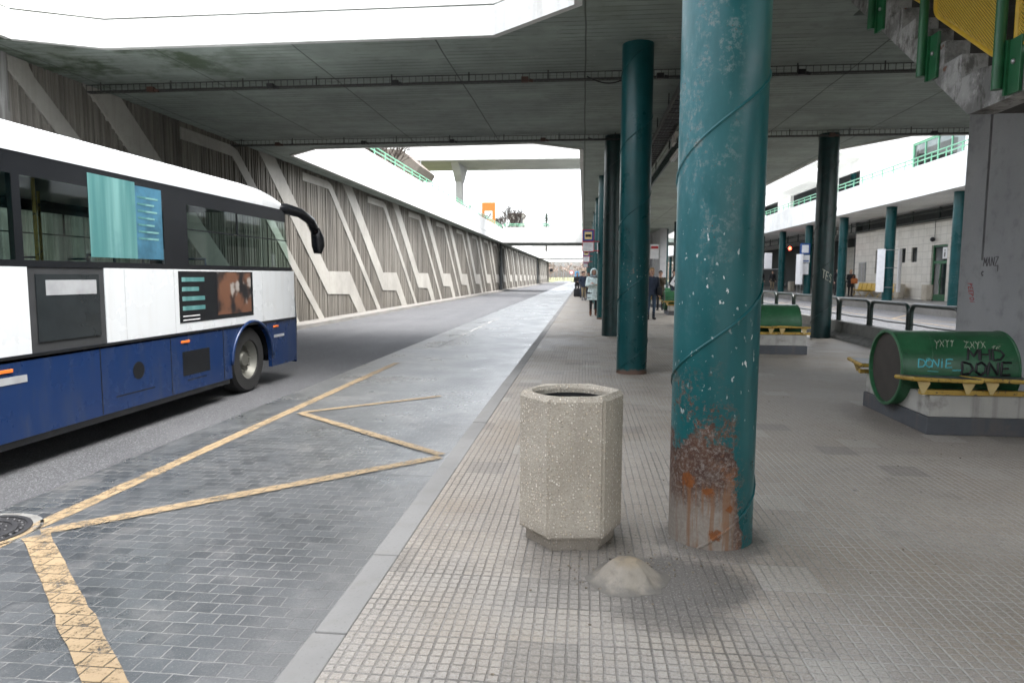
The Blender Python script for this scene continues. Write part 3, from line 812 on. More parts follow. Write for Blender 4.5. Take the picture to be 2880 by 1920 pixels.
# low green handrails on the parapets
def handrail(name, lab, a, b, z, h, step, grp, mat=M['rail_light'], r=.03):
    t = thing(name, lab, 'railing', (a[0], a[1], z), 0, grp)
    a = Vector((*a, z)); b = Vector((*b, z)); L = (b-a).length; n = int(L/step)
    bm = NB()
    for hh in (h*.55, h): tube(bm, [a+V(0, 0, hh), b+V(0, 0, hh)], r, 6)
    obj('rail', bm, mat, t, world=True)
    bm = NB(); tube(bm, [V(0, 0, -.1), V(0, 0, h)], r*.9, 6)
    scatter('baluster', bm, mat, t, [a.lerp(b, i/n) for i in range(n+1)])
    return t
handrail('handrail', 'pale green low handrail along the white parapet on the left', (-8.5, 19.6), (-8.5, 69.5), 6.32, .36, 1.5, 'green handrails on parapets')
handrail('handrail', 'pale green handrail on the parapet of the nearest far cross bridge', (-8.3, 70.1), (-.3, 70.1), 6.5, .34, 1.4, 'green handrails on parapets')
handrail('handrail', 'pale green handrail along the white terrace parapet on the right', (15.5, 19), (15.5, 110), 6.68, .42, 1.25, 'green handrails on parapets')

# ================================================================== COLUMNS
def column(name, lab, x, y, z0, z1, mat, r=.235, grp='round green columns along the platform', pitch=1.13, zoff=.93, seamr=.009):
    t = thing(name, lab, 'column', (x, y, z0), 0, grp)
    bm = NB(); lathe(bm, [(r, 0), (r, z1-z0)], 64)
    obj('shaft', bm, mat, t, smooth=True)
    if pitch:
        bm = NB(); pts = []; n = int((z1-z0)/pitch*28)
        ph0 = (0-(zoff-z0))/pitch*2*PI + PI
        for i in range(n+1):
            z = (z1-z0)*i/n; a = ph0 + 2*PI*z/pitch
            pts.append(((r+.001)*math.cos(a), (r+.001)*math.sin(a), z))
        tube(bm, pts, seamr, 6)
        obj('weld_seam', bm, mat, t, smooth=True)
    return t
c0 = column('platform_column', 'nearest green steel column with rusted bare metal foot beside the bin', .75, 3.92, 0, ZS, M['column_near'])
c1 = column('platform_column', 'second green column from the camera, clean paint with one small rust patch at mid height', .76, 10.63, 0, ZS, M['column'], zoff=1.1)
column('platform_column', 'third column of the kerb row, almost black green', .7, 17.3, 0, ZS, M['column_dark'], zoff=.6)
src = column('platform_column', 'fourth column of the kerb row, with the bus stop flag sign fixed to it', .7, 24.0, 0, ZS, M['column'], zoff=.8)
names = {5: 'fifth', 6: 'sixth', 7: 'seventh'}
for k in range(4, 20):
    lab = ('%s green column of the kerb row, beyond the first bus stop flag' % names[k+1]) if k+1 in names else 'far green column in the receding kerb row'
    dup(src, (.69, 3.95+P*k+.1, 0), label=lab)
d0 = column('platform_column', 'shade-darkened green column standing beside the concrete barrier on the right', 5.88, 17.5, 0, ZS, M['column_dark'], grp='dark columns along the barrier', zoff=.4)
for k in range(1, 16):
    dup(d0, (5.88, 17.5+P*k, 0), label='shade-darkened green column in the barrier row' if k != 4 else 'shade-darkened green column of the barrier row seen between the two front columns')
e0 = column('terrace_column', 'green column under the white terrace next to the grey pier', 16.35, 31.9, .27, 5.25, M['column'], grp='green columns under the terrace', zoff=.5, pitch=.8, r=.26)
for k, lab in ((1, 'green column under the terrace carrying a white panel wrapped half round it'), (2, 'green column under the terrace left of the woman with the orange bag'), (3, 'green column under the terrace with the blue and white stop flag'), (4, 'green column under the terrace behind the white box and red light')):
    dup(e0, (16.35, 31.9+P*k+.05, .27), label=lab)
for k in range(5, 16): dup(e0, (16.35, 31.9+P*k+.05, .27), label='far green column under the white terrace')

# ================================================================== CABLE TRAYS AND LAMPS
def tray(lab, y, x0, x1):
    t = thing('cable_tray', lab, 'cable tray', (x0, y, 4.9), 0, 'cable trays under the deck')
    bm = NB(); n = int((x1-x0)/.115)
    for dy, z in ((-.05, 4.795), (-.05, 4.915), (.05, 4.795)): tube(bm, [(x0, y+dy, z), (x1, y+dy, z)], .008, 5)
    tube(bm, [(x0, y-.02, 4.81), (x1, y-.02, 4.81)], .014, 5); tube(bm, [(x0, y+.02, 4.808), (x1, y+.02, 4.808)], .011, 5)
    for i in range(n+1):
        x = x0+(x1-x0)*i/n
        tube(bm, [(x, y-.05, 4.915), (x, y-.05, 4.795), (x, y+.05, 4.795)], .006, 4)
    obj('tray_mesh', bm, M['tray'], t, world=True)
    bm = NB(); m = int((x1-x0)/1.35)
    tube(bm, [(0, 0, 4.79-ZS), (0, 0, 0)], .012, 5)
    scatter('hanger_rod', bm, M['tray'], t, [(x0+.3+i*1.35, y-.07, ZS) for i in range(m+1)])
    q = int((x1-x0)/2.25)
    for i in range(q):
        x = x0+1.2+i*2.25; bm = NB()
        box(bm, x, x+.12, y-.11, y-.02, 4.76, 4.85, bev=.008); tube(bm, [(x+.13, y-.06, 4.8), (x+.2, y-.06, 4.78)], .028, 8)
        obj('junction_box', bm, M['rust_box'] if i % 3 == 0 else M['black'], t, world=True)
tray('thin steel basket cable tray under the deck, nearer of the two crossing the road', 11.82, -9.05, 15.2)
tray('thin steel basket cable tray near the far edge of the deck, farther of the two', 16.9, -9.05, 15.2)
t = thing('cable_tray', 'heavy dark cable trunking running along the platform between the columns', 'cable tray', (1.72, 9, 4.7))
bm = NB()
for dx in (-.17, .17): box(bm, 1.72+dx-.012, 1.72+dx+.012, 9, 60, 4.6, 4.72)
for i in range(170): box(bm, 1.56, 1.88, 9+i*.3, 9+i*.3+.03, 4.605, 4.62)
for dx in (-.1, -.04, .03, .09): tube(bm, [(1.72+dx, 9+i*.8, 4.645+random.uniform(0, .02)) for i in range(64)], .026, 6)
obj('tray_mesh', bm, M['tray'], t, world=True)
bm = NB(); tube(bm, [(0, 0, 4.6-ZS), (0, 0, 0)], .012, 5)
scatter('hanger_rod', bm, M['tray'], t, [(1.72+dx, 9.4+i*2, ZS) for i in range(26) for dx in (-.17, .17)])
bm = NB(); box(bm, 1.9, 2.12, 15.2, 15.7, 4.38, 4.62, bev=.01); obj('junction_box', bm, M['lamp_white'], t, world=True)
t = thing('loose_cable', 'thin loose dark cable sagging from the tray to the second column head', 'cable', (.2, 16.9, 4.8))
bm = NB(); tube(bm, [(.05+.6*i/12, 16.86-.1*math.sin(i/12*PI), 4.84-.1*math.sin(i/12*PI)+.05*i/12) for i in range(13)], .012, 6); obj('wire', bm, M['black'], t, world=True)
bm = NB(); tube(bm, [(-.0+.75*i/12, 11.78, 4.84-.12*math.sin(i/12*PI)) for i in range(13)], .012, 6); obj('wire', bm, M['black'], t, world=True)
t = thing('lamp_rail', 'dark green slatted lamp rail hanging under the deck behind the near column', 'light fitting', (1.95, 10, 4.3))
bm = NB()
for z in (4.17, 4.44): tube(bm, [(1.95, 10, z), (1.95, 46, z)], .02, 6)
for i in range(300): tube(bm, [(1.95, 10+i*.12, 4.17), (1.95, 10+i*.12, 4.44)], .009, 4)
obj('slatted_rail', bm, M['rail_dark'], t, world=True)
bm = NB(); tube(bm, [(0, 0, 4.2-ZS), (0, 0, 0)], .016, 5)
scatter('hanger_rod', bm, M['rail_dark'], t, [(1.95, 10.5+i*3, ZS) for i in range(13)])
for i in range(5):
    bm = NB(); y = 14.6+i*6.6; box(bm, 1.89, 2.01, y, y+1.3, 4.1, 4.15, bev=.01)
    lf = obj('lamp_housing', bm, M['lamp_white'], t, world=True)
    bm = NB(); tube(bm, [(1.93, y+.05, 4.085), (1.93, y+1.25, 4.085)], .014, 8); tube(bm, [(1.975, y+.05, 4.085), (1.975, y+1.25, 4.085)], .014, 8)
    obj('lamp_tube', bm, M['white'], lf)

# ================================================================== STAIR AND PIERS
st = thing('staircase', 'stained concrete staircase coming down through the deck at top right', 'stairs', (3.3, 6.4, 3.2))
SX0, SX1 = 3.3, 5.35
prof = [(2.2, 2.91), (6.41, 2.91), (9.34, 5.0), (9.65, 5.22), (9.65, 5.6)]
y, z = 9.65, 5.6
nose = []
while z > 3.3:
    nose.append((y, z-.213)); nose.append((y-.308, z-.213)); z -= .213; y -= .308
prof += [(a, b) for a, b in nose if b > 3.22]
prof += [(5.95, 3.21), (2.2, 3.21)]
bm = NB(); prism(bm, prof, 'x', SX0, SX0+.22); obj('stringer', bm, M['stair'], st, world=True)
inner = [(a, b-.012) if b > 3.2 else (a, b+.004) for a, b in prof]
bm = NB(); prism(bm, inner, 'x', SX0+.22, SX1); obj('steps', bm, M['step'], st, world=True)
low = [(2.2, 2.91), (2.2, 3.2)]
z, y = 3.2, 2.2
while z > .2:
    low += [(y, z-.2), (y-.3, z-.2)]; z -= .2; y -= .3
low += [(y+.3, 0)]
bm = NB(); prism(bm, low, 'x', SX0, SX1); obj('lower_flight', bm, M['stair'], st, world=True)
bm = NB(); box(bm, SX0+.25, SX1, 2.3, 2.6, 0, 2.9); obj('support_wall', bm, M['pier'], st, world=True)
# balustrade on the stair: posts with plates, perforated panels
bal = thing('stair_balustrade', 'green posts and perforated yellow panels bolted to the concrete staircase', 'balustrade', (3.25, 6.4, 3.2))
posts = [(8.42, 4.32), (7.16, 3.44), (5.88, 2.98), (4.6, 2.98), (3.3, 2.98)]
for (py, pz) in posts:
    bm = NB(); tube(bm, [(3.225, py, pz), (3.225, py, pz+1.9)], .041, 16); po = obj('post', bm, M['rail_green'], bal, world=True, smooth=True)
    bm = NB(); box(bm, 3.27, 3.298, py-.2, py-.05, pz-.06, pz+.36, bev=.004); box(bm, 3.25, 3.272, py-.06, py-.03, pz-.06, pz+.36)
    pl = obj('fixing_plate', bm, M['rail_green'], po)
    bm = NB(); ball(bm, (3.265, py-.12, pz+.18), (.016, .022, .022), 12, 8); obj('bolt', bm, M['steel'], pl, smooth='all') if False else obj('bolt', bm, M['steel'], po, smooth='all')
def panel(pts):
    pts = [Vector(p) for p in pts]; loop = []
    n = len(pts)
    for i, p in enumerate(pts):       # rounded corners
        a = (pts[i-1]-p).normalized(); b = (pts[(i+1) % n]-p).normalized(); r = .09
        for k in range(5):
            t = k/4; loop.append(((p+a*r)*(1-t)**2 + p*2*t*(1-t) + (p+b*r)*t*t))
    bm = NB(); tube(bm, [(3.3, q.x, q.y) for q in loop+loop[:1]], .021, 8)
    fr = obj('panel_frame', bm, M['yellow_frame'], bal, world=True, smooth=True)
    bm = NB(); prism(bm, [(q.x, q.y) for q in loop], 'x', 3.298, 3.302); obj('perforated_sheet', bm, M['mesh_yellow'], fr)
panel([(7.1, 4.0), (6.03, 3.27), (6.0, 4.5), (7.1, 5.2)])
panel([(8.3, 4.83), (7.28, 4.15), (7.28, 5.3), (8.3, 6.0)])
panel([(5.8, 3.27), (4.72, 3.27), (4.72, 4.4), (5.8, 4.4)])
panel([(4.5, 3.27), (3.4, 3.27), (3.4, 4.4), (4.5, 4.4)])
# grey pier behind the stair
pr = thing('concrete_pier', 'large blue grey painted concrete pier at right behind the barrel bench', 'pier', (5.7, 8, 0))
bm = NB(); PX = 5.45
box(bm, PX, 5.9, 10.02, 10.54, 0, ZS); box(bm, PX, 5.9, 4.2, 9.965, 0, ZS); box(bm, PX+.04, 5.9, 9.965, 10.02, 0, ZS); box(bm, PX, PX+.04, 9.965, 10.02, 0, 1.74)
obj('shaft', bm, M['pier'], pr, world=True)
bm = NB(); box(bm, PX+.025, PX+.039, 9.968, 10.017, 1.74, ZS); obj('groove', bm, M['rust_box'], pr, world=True)
fp = thing('concrete_pier', 'distant long grey concrete wall pier under the deck between the column rows', 'pier', (5, 50, 0))
bm = NB(); box(bm, 5.45, 5.9, 50, 85, 0, ZS); box(bm, 4.9, 5.45, 56, 85, 0, ZS); obj('shaft', bm, M['pier'], fp, world=True)

# handwriting strokes
GL = {'D': [[(0,0),(0,1),(.55,.85),(.75,.5),(.5,.1),(0,0)]], 'O': [[(.4,0),(.05,.3),(.1,.8),(.45,1),(.75,.7),(.7,.2),(.4,0)]], 'N': [[(0,0),(.05,1),(.65,.05),(.7,1)]],
      'E': [[(.65,.05),(0,0),(.05,1),(.7,1)],[(0,.5),(.5,.52)]], 'I': [[(.3,0),(.3,.75)],[(.3,.95),(.32,1)]], 'M': [[(0,0),(.1,1),(.4,.3),(.75,1),(.8,0)]], 'H': [[(0,0),(.05,1)],[(.65,0),(.65,1)],[(0,.5),(.65,.5)]],
      'A': [[(0,0),(.35,1),(.7,0)],[(.15,.4),(.55,.4)]], 'Z': [[(0,1),(.7,1),(0,0),(.8,.05),(.9,-.6)]], 'T': [[(0,1),(.8,1)],[(.4,1),(.4,0)]], 'S': [[(.7,.9),(.3,1),(.05,.75),(.6,.4),(.5,0),(0,.1)]],
      'C': [[(.7,.85),(.3,1),(0,.5),(.3,0),(.7,.15)]], 'R': [[(0,0),(0,1),(.6,.8),(.05,.5),(.65,0)]], 'P': [[(0,0),(0,1),(.6,.8),(.05,.5)]], 'Y': [[(0,1),(.35,.5),(.7,1)],[(.35,.5),(.3,-.3)]], 'X': [[(0,0),(.7,1)],[(0,1),(.7,0)]],
      '_': [[(0,-.3),(.9,-.25)]], 'Q': [[(.4,0),(.05,.3),(.1,.8),(.45,1),(.75,.7),(.7,.2),(.4,0)],[(.3,.4),(.5,.6)],[(.3,.55),(.5,.45)]]}
def scrawl(bm, text, mp, u0, v0, w, h, th, slant=0, gap=.95, jig=0.):
    """mp(u, v) -> point on the surface; strokes drawn as thin tubes half sunk in it"""
    u = u0
    for ch in text:
        for st_ in GL.get(ch, []):
            pts = []
            for (a, b), (c, d) in zip(st_, st_[1:]):
                n = 5
                for i in range(n): pts.append((a+(c-a)*i/n, b+(d-b)*i/n))
            pts.append(st_[-1])
            tube(bm, [mp(u+(a+slant*b)*w, v0+b*h+random.uniform(-jig, jig)) for a, b in pts], th, 5, sq=(1, 1))
        u += w*gap
# tags on the pier and dark column
bm = NB(); scrawl(bm, 'MANZ', lambda u, v: (5.45, 9.95-u, v), 0, 1.66, .09, .12, .006, .1); obj('graffiti', bm, M['grey_scrawl'], pr, world=True)
bm = NB(); scrawl(bm, 'C', lambda u, v: (5.45, 9.98-u, v), 0, 1.53, .06, .06, .008); obj('graffiti', bm, M['grey_scrawl'], pr, world=True)
bm = NB(); scrawl(bm, 'PEEPOI', lambda u, v: (5.45, 10.3-v*.45-u*.35, 1.42-u), 0, 0, .05, .24, .006, .1); obj('graffiti', bm, M['red_scrawl'], pr, world=True)
bm = NB(); scrawl(bm, 'TES', lambda u, v: (5.88+.236*math.sin(-.42+u/.236), 17.5-.236*math.cos(-.42+u/.236), v-u*.6), 0, 1.5, .09, .2, .008, .1); obj('graffiti', bm, M['white_scrawl'], d0, world=True)

# ================================================================== BARREL BENCHES
def bench(lab):
    t = thing('barrel_bench', lab, 'bench', (3.82, 7.5, 0), 0, 'green barrel benches down the platform')
    bm = NB(); box(bm, -.53, .51, -.745, .745, 0, .17, bev=.008); obj('plinth', bm, M['plinth'], t)
    bm = NB(); box(bm, -.515, .495, -.73, .73, .17, .385, bev=.012); obj('concrete_base', bm, M['bench_base'], t)
    R, L0, L1, zc = .39, -.63, .5, .555
    bm = NB(); n = 56
    for rads, (a, b) in (((R, R), (L0, L1)), ((R-.022, R-.022), (L0, L1))):
        for j in range(n):
            p = [(x, r*math.cos(2*PI*q/n), zc+r*math.sin(2*PI*q/n)) for x, r in ((a, rads[0]), (b, rads[1])) for q in (j, j+1)]
            bm.faces.new([bm.verts.new(p[i]) for i in (0, 1, 3, 2)])
    for x in (L0, L1):
        for j in range(n):
            p = [(x, r*math.cos(2*PI*q/n), zc+r*math.sin(2*PI*q/n)) for r in (R, R-.022) for q in (j, j+1)]
            bm.faces.new([bm.verts.new(p[i]) for i in (0, 1, 3, 2)])
    bmesh.ops.remove_doubles(bm, verts=bm.verts, dist=.0005)
    for x in (L0+.012, L1-.012):
        tube(bm, [(x, (R)*math.cos(2*PI*q/n), zc+(R)*math.sin(2*PI*q/n)) for q in range(n+1)], .011, 6, cap=False)
    for v in bm.verts:
        q = v.co; n_ = mn.noise(V(q.x*3, q.y*3, q.z*3))*.004; d_ = V(0, q.y, q.z-zc); v.co += d_.normalized()*n_
    ba = obj('barrel', bm, M['barrel'], t, smooth=True)
    for x in (L0+.035, L1-.035):
        bm = NB(); vs = [bm.verts.new((x, (R-.02)*math.cos(2*PI*q/n), zc+(R-.02)*math.sin(2*PI*q/n))) for q in range(n)]; bm.faces.new(vs)
        obj('end_disc', bm, M['cavity'], ba)
    bm = NB(); tube(bm, [(-.38+.12*i/10, -(R+.001)*math.cos(-.5+2*i/10), zc+(R+.001)*math.sin(-.5+2*i/10)) for i in range(11)], .005, 5); obj('weld_seam', bm, M['barrel'], ba)
    for s in (-1, 1):
        bm = NB(); box(bm, -.6, .56, s*.72-.03, s*.72+.03, .387, .435, bev=.006); obj('support_beam', bm, M['seat_yellow'], t)
        for x0, x1 in ((-.69, -.1), (-.08, .52)):
            bm = NB(); A = V(0, s*.80, .535); B = V(0, s*.42, .505)
            pts = [(x0, s*.8, .545), (x1, s*.8, .53), (x1, s*.43, .505), (x0, s*.43, .515)]
            tube(bm, [V(*p) for p in pts]+[V(*pts[0])], .022, 8)
            for p in pts: ball(bm, p, .022, 8, 6)
            fr = obj('seat', bm, M['seat_yellow'], t, smooth=True)
            bm = NB(); q = [V(x0, s*.81, .553), V(x1, s*.81, .54), V(x1, s*.42, .516), V(x0, s*.42, .526)]
            a = [bm.verts.new(p+V(0, 0, .012)) for p in q]; b = [bm.verts.new(p) for p in q]
            bm.faces.new(a); bm.faces.new(b[::-1])
            for i in range(4): bm.faces.new((a[i], b[i], b[(i+1) % 4], a[(i+1) % 4]))
            obj('seat_plate', bm, M['seat_plate'], fr)
            for x in (x0+.07, x1-.12):
                bm = NB(); prism(bm, [(x-.035, .525), (x+.075, .525), (x+.085, .5), (x+.035, .405), (x+.01, .405)], 'y', s*.775-.004, s*.775+.004)
                obj('bracket', bm, M['bracket'], fr)
    return t, ba, zc, R
b0, ba, zc, R = bench('green barrel bench nearest the camera, covered in graffiti, on concrete base')
def mp(u, v): a = v/R; return (u, -(R+.0005)*math.cos(a), zc+(R+.0005)*math.sin(a))
random.seed(5)
B1 = ba.copy()
bm = NB(); scrawl(bm, 'MHD', mp, .0, .13, .14, .12, .011, .1, gap=.85, jig=.003); scrawl(bm, 'DONE', mp, -.06, -.015, .135, .125, .0125, .05, gap=.9, jig=.003)
for i in range(16): x = random.uniform(-.02, .42); tube(bm, [mp(x, .12-random.uniform(0, .12)), mp(x+.002, -.03-random.uniform(0, .05))], .0025, 4)
gr = obj('graffiti', bm, M['ink'], ba)
bm = NB(); scrawl(bm, 'DONIE_', mp, -.47, .05, .09, .085, .0065, .1, gap=.72, jig=.002); tube(bm, [mp(-.38, .015), mp(-.28, .01)], .004, 4); tube(bm, [mp(-.37+.02*math.cos(i), .13+.014*math.sin(i)) for i in range(7)], .003, 4); g2 = obj('graffiti', bm, M['cyan_scrawl'], ba)
bm = NB(); scrawl(bm, 'YXTT', mp, -.28, .28, .05, .075, .002, .5, jig=.012); scrawl(bm, 'ZXYX', mp, -.0, .27, .055, .075, .002, .4, jig=.014); scrawl(bm, 'TE', mp, .24, .24, .05, .05, .002, .4, jig=.01); g3 = obj('graffiti', bm, M['white_scrawl'], ba)
plain = {g.name for g in (gr, g2, g3)}
def dup_plain(root, loc, label):
    r = dup(root, loc, label=label)
    for o in list(bpy.data.objects):
        if o.name.startswith('graffiti') and o.parent and o.parent.parent == r: bpy.data.objects.remove(o)
    return r
bpy.data.objects.remove(B1)
dup_plain(b0, (3.82, 14.3, 0), 'plain green barrel bench in front of the barrier, half hidden by the near column')
dup_plain(b0, (3.82, 20.9, 0), 'green barrel bench hidden behind the near column')
dup_plain(b0, (3.82, 27.5, 0), 'distant green barrel bench showing its open end, beside the waiting people')
dup_plain(b0, (3.82, 34.2, 0), 'farthest green barrel bench seen between the columns')

# ================================================================== BARRIER AND HOOP RAILS
br = thing('concrete_barrier', 'low grey concrete barrier with sloped foot along the right edge of the platform', 'barrier', (6.4, 11, 0))
y = 11.2; i = 0
while y < 100:
    bm = NB(); prism(bm, [(6.12, 0), (6.7, 0), (6.68, .06), (6.52, .17), (6.49, .42), (6.31, .42), (6.28, .17), (6.14, .06)], 'y', y+.006, y+1.994)
    if y < 60: obj('barrier_block', bm, M['barrier'], br, world=True)
    else: bm.free()
    y += 2.0
def hoop():
    t = thing('hoop_rail', 'dark green tubular hoop rail on the concrete barrier right beside the grey pier', 'railing', (6.4, 11.55, .42), 0, 'hoop rails on the barrier')
    w = 1.74; bm = NB(); pts = [(0, 0, 0), (0, 0, .36)]
    for k in range(6): a = k/5*PI/2; pts.append((0, .17-.17*math.cos(a), .38+.17*math.sin(a)))
    for k in range(6): a = k/5*PI/2; pts.append((0, w-.17+.17*math.sin(a), .38+.17*math.cos(a)))
    pts += [(0, w, 0)]
    tube(bm, pts, .04, 10); obj('hoop', bm, M['rail_dark'], t, smooth=True)
    bm = NB(); tube(bm, [(0, 0, .17), (0, w*.5, .155), (0, w, .17)], .014, 8); obj('lower_rail', bm, M['rail_dark'], t)
    for yy in (0, w):
        bm = NB(); box(bm, -.06, .06, yy-.06, yy+.06, .002, .014); obj('foot_plate', bm, M['rail_dark'], t)
    return t
h0 = hoop()
hl = {1: 'hoop rail on the barrier, second from the grey pier', 2: 'hoop rail on the barrier, third from the grey pier', 3: 'hoop rail on the barrier half hidden by the dark column'}
for k in range(-1+1, 26):
    if k == 0: continue
    dup(h0, (6.4, 12.25-.0+1.86*k-.0, .42), label=hl.get(k, 'hoop rail on the barrier beyond the dark column'))
h0.location.y = 12.25

# ================================================================== BIN, MOUND, MANHOLE
def bin_(lab, loc, grp=None, rz=0., small=False):
    t = thing('litter_bin', lab, 'bin', loc, rz, grp)
    # hexagon flat front, slightly stretched
    def hexa(r, z, k=.9): return [(r*math.cos(PI/6+i*PI/3+PI/6), r*math.sin(PI/6+i*PI/3+PI/6)*k, z) for i in range(6)]
    def loft(levels, mi=0):
        bm = NB(); rings = [[bm.verts.new(p) for p in hexa(r, z)] for r, z in levels]
        for a, b in zip(rings, rings[1:]):
            for i in range(6): bm.faces.new((a[i], a[(i+1) % 6], b[(i+1) % 6], b[i]))
        return bm, rings
    bm, rg = loft([(.255, 0), (.255, .085)]); bm.faces.new(rg[0][::-1]); bm.faces.new(rg[1])
    obj('foot', bm, M['aggregate'], t)
    bm, rg = loft([(.292, .075), (.3, .085), (.3, .83), (.276, .86)])
    bm.faces.new(rg[0][::-1])
    # rim with a round mouth
    n = 48; top = []
    out = rg[-1]; circ = [bm.verts.new((.228*math.cos(2*PI*j/n), .228*math.sin(2*PI*j/n)*.92, .856)) for j in range(n)]
    inn = [bm.verts.new((.216*math.cos(2*PI*j/n), .216*math.sin(2*PI*j/n)*.92, .836)) for j in range(n)]
    low = [bm.verts.new((.212*math.cos(2*PI*j/n), .212*math.sin(2*PI*j/n)*.92, .3)) for j in range(n)]
    for i in range(6):
        a = math.atan2(out[i].co.y, out[i].co.x); 
        j0 = round(a/(2*PI)*n) % n
        b = out[(i+1) % 6]; j1 = round(math.atan2(b.co.y, b.co.x)/(2*PI)*n) % n
        js = [j0]; 
        while js[-1] != j1: js.append((js[-1]+1) % n)
        bm.faces.new([out[i], b] + [circ[j] for j in js[::-1]])
    for a, b in ((circ, inn), (inn, low)):
        for j in range(n): bm.faces.new((a[j], a[(j+1) % n], b[(j+1) % n], b[j]))
    bm.faces.new(low)
    es = [e for e in bm.edges if len(e.link_faces) == 2 and abs(e.verts[0].co.z-e.verts[1].co.z) > .5 and e.verts[0].co.to_2d().length > .25]
    bmesh.ops.bevel(bm, geom=es, offset=.014, segments=2, affect='EDGES')
    obj('shell', bm, M['aggregate'], t)
    bm = NB(); n = 48
    lathe(bm, [(.184, .31), (.19, .812), (.195, .812), (.19, .31)], n); obj('liner', bm, M['black'], t, smooth=True)
    return t
bn = bin_('hexagonal exposed aggregate concrete bin at the kerb beside the rusted column', (-.06, 3.8, 0), rz=math.radians(8))
bm = NB(); N_ = 40; rnd = random.Random(4)
rings = []
for i in range(15):
    f = i/14; ring = []
    for j in range(N_):
        a = 2*PI*j/N_; rr_ = .19*f*(1+.2*mn.noise(V(math.cos(a)*1.2, math.sin(a)*1.4, 2))+.1*mn.noise(V(math.cos(a)*5, math.sin(a)*5, 4)))
        h = .1*math.exp(-(f/.63)**3.6)*(1+.12*f*mn.noise(V(math.cos(a)*f*4, math.sin(a)*f*4, 7))) + .003*(1-f) + .012*mn.noise(V(math.cos(a)*f*3, math.sin(a)*f*3, 0))
        ring.append(bm.verts.new((rr_*math.cos(a)*1.1, rr_*math.sin(a), max(h, .0)+.003 if f < 1 else .001)))
    rings.append(ring)
for a, b in zip(rings, rings[1:]):
    for j in range(N_): bm.faces.new((a[j], a[(j+1) % N_], b[(j+1) % N_], b[j]))
bmesh.ops.remove_doubles(bm, verts=bm.verts, dist=.0008)
o = obj('cement_mound', bm, M['cement'], smooth='all', loc=(.235, 3.27, 0)); tag(o, 'small pale cement mound stuck on the tiles in front of the rusted column', 'mound')
mh = thing('manhole_cover', 'round cast iron manhole cover in the paved bay at left edge', 'manhole', (-3.78, 3.72, ZR))
bm = NB(); lathe(bm, [(.3, 0), (.34, .004), (.36, .004), (.36, -.05)], 48); bm2 = None
obj('collar', bm, M['barrier'], mh)
bm = NB(); lathe(bm, [(.0, .008), (.05, .008), (.052, .004), (.1, .004), (.102, .012), (.13, .012), (.132, .004), (.19, .004), (.192, .012), (.225, .012), (.227, .004), (.27, .004), (.272, .012), (.3, .012), (.302, .0)], 48)
for r0, n in ((.16, 14), (.21, 22), (.245, 28)):
    for i in range(n):
        a = 2*PI*i/n; ball(bm, (r0*math.cos(a), r0*math.sin(a), .006), (.014, .014, .008), 8, 6)
obj('lid', bm, M['iron'], mh, smooth=True)
# ================================================================== BUS
bus = thing('city_bus', 'white and blue city bus driving away along the road with tinted windows', 'bus', (-5.8, 4.5, ZR))
BX = -4.55; BF = -7.05; YB, YF = -1.7, 10.32
WY = (8.87, 2.7)            # wheel centres
def arch_poly(z0, z1, ya, yb):
    q = [(ya, z0)]
    for c in sorted(WY):
        if ya < c < yb:
            q.append((c-.56, z0))
            for i in range(19):
                a = PI - PI*i/18
                q.append((c+.56*math.cos(a), .33+.52*math.sin(a)))
            q.append((c+.56, z0))
    return q + [(yb, z0), (yb, z1), (ya, z1)]
for X0, X1 in ((BX-.05, BX), (BF, BF+.05)):
    bm = NB(); prism(bm, arch_poly(.16, .815, YB, YF-.02), 'x', X0, X1)
    obj('lower_skirt', bm, M['bus_blue'], bus, world=True)
    bm = NB(); s = .006 if X1 == BX else -.006
    box(bm, X0+s, X1+s, YB, YF-.03, .07, .16, bev=.01); obj('sill_trim', bm, M['bus_black'], bus, world=True) if False else bm.free()
    out = X1 if X1 == BX else X0
    bm = NB(); o0, o1 = (X1-.03, X1+.012) if X1 == BX else (X0-.012, X0+.03)
    box(bm, o0, o1, YB, YF-.04, .815, .845, bev=.006); obj('rub_rail', bm, M['bus_black'], bus, world=True)
    segs = [(YB, 5.12), (6.02, YF-.05)] if X1 == BX else [(YB, YF-.05)]
    for a, b in segs:
        bm = NB(); box(bm, X0, X1, a, b, .845, 1.56); obj('side_panel', bm, M['bus_white'], bus, world=True)
    bm = NB(); box(bm, X0, X1, YB, YF-.12, 1.56, 1.615); obj('window_sill_trim', bm, M['bus_black'], bus, world=True)
    # window band: black uprights, header and glass
    bm = NB(); box(bm, X0, X1, YB, YF-.32, 2.3, 2.48)
    ups = [(-1.7, -1.4), (.3, .42), (2.2, 2.32), (4.0, 4.12), (5.02, 5.1), (6.98, 7.42)]
    for a, b in ups: box(bm, X0, X1, a, b, 1.615, 2.3)
    obj('window_frame', bm, M['bus_black'], bus, world=True)
    edges = [-1.4, .3, .42, 2.2, 2.32, 4.0, 4.12, 5.02, 5.1, 6.98]
    gx0, gx1 = X0+.012, X1-.002
    if X1 != BX: gx0, gx1 = X0+.002, X1-.012
    for a, b in list(zip(edges[::2], edges[1::2])):
        bm = NB(); box(bm, gx1-.006, gx1, a, b, 1.615, 2.3); obj('window', bm, M['bus_glass'], bus, world=True)
    bm = NB(); prism(bm, [(7.42, 1.615), (10.12, 1.615), (9.96, 2.3), (7.42, 2.3)], 'x', gx1-.006, gx1); w = obj('window', bm, M['bus_glass'], bus, world=True)
    bm = NB(); tube(bm, [(gx1+.002, 7.42, 2.02), (gx1+.002, 10.03, 2.02)], .008, 6); tube(bm, [(gx1+.002, 8.55, 2.02), (gx1+.002, 8.55, 2.3)], .012, 6); obj('window_bar', bm, M['bus_black'], w)
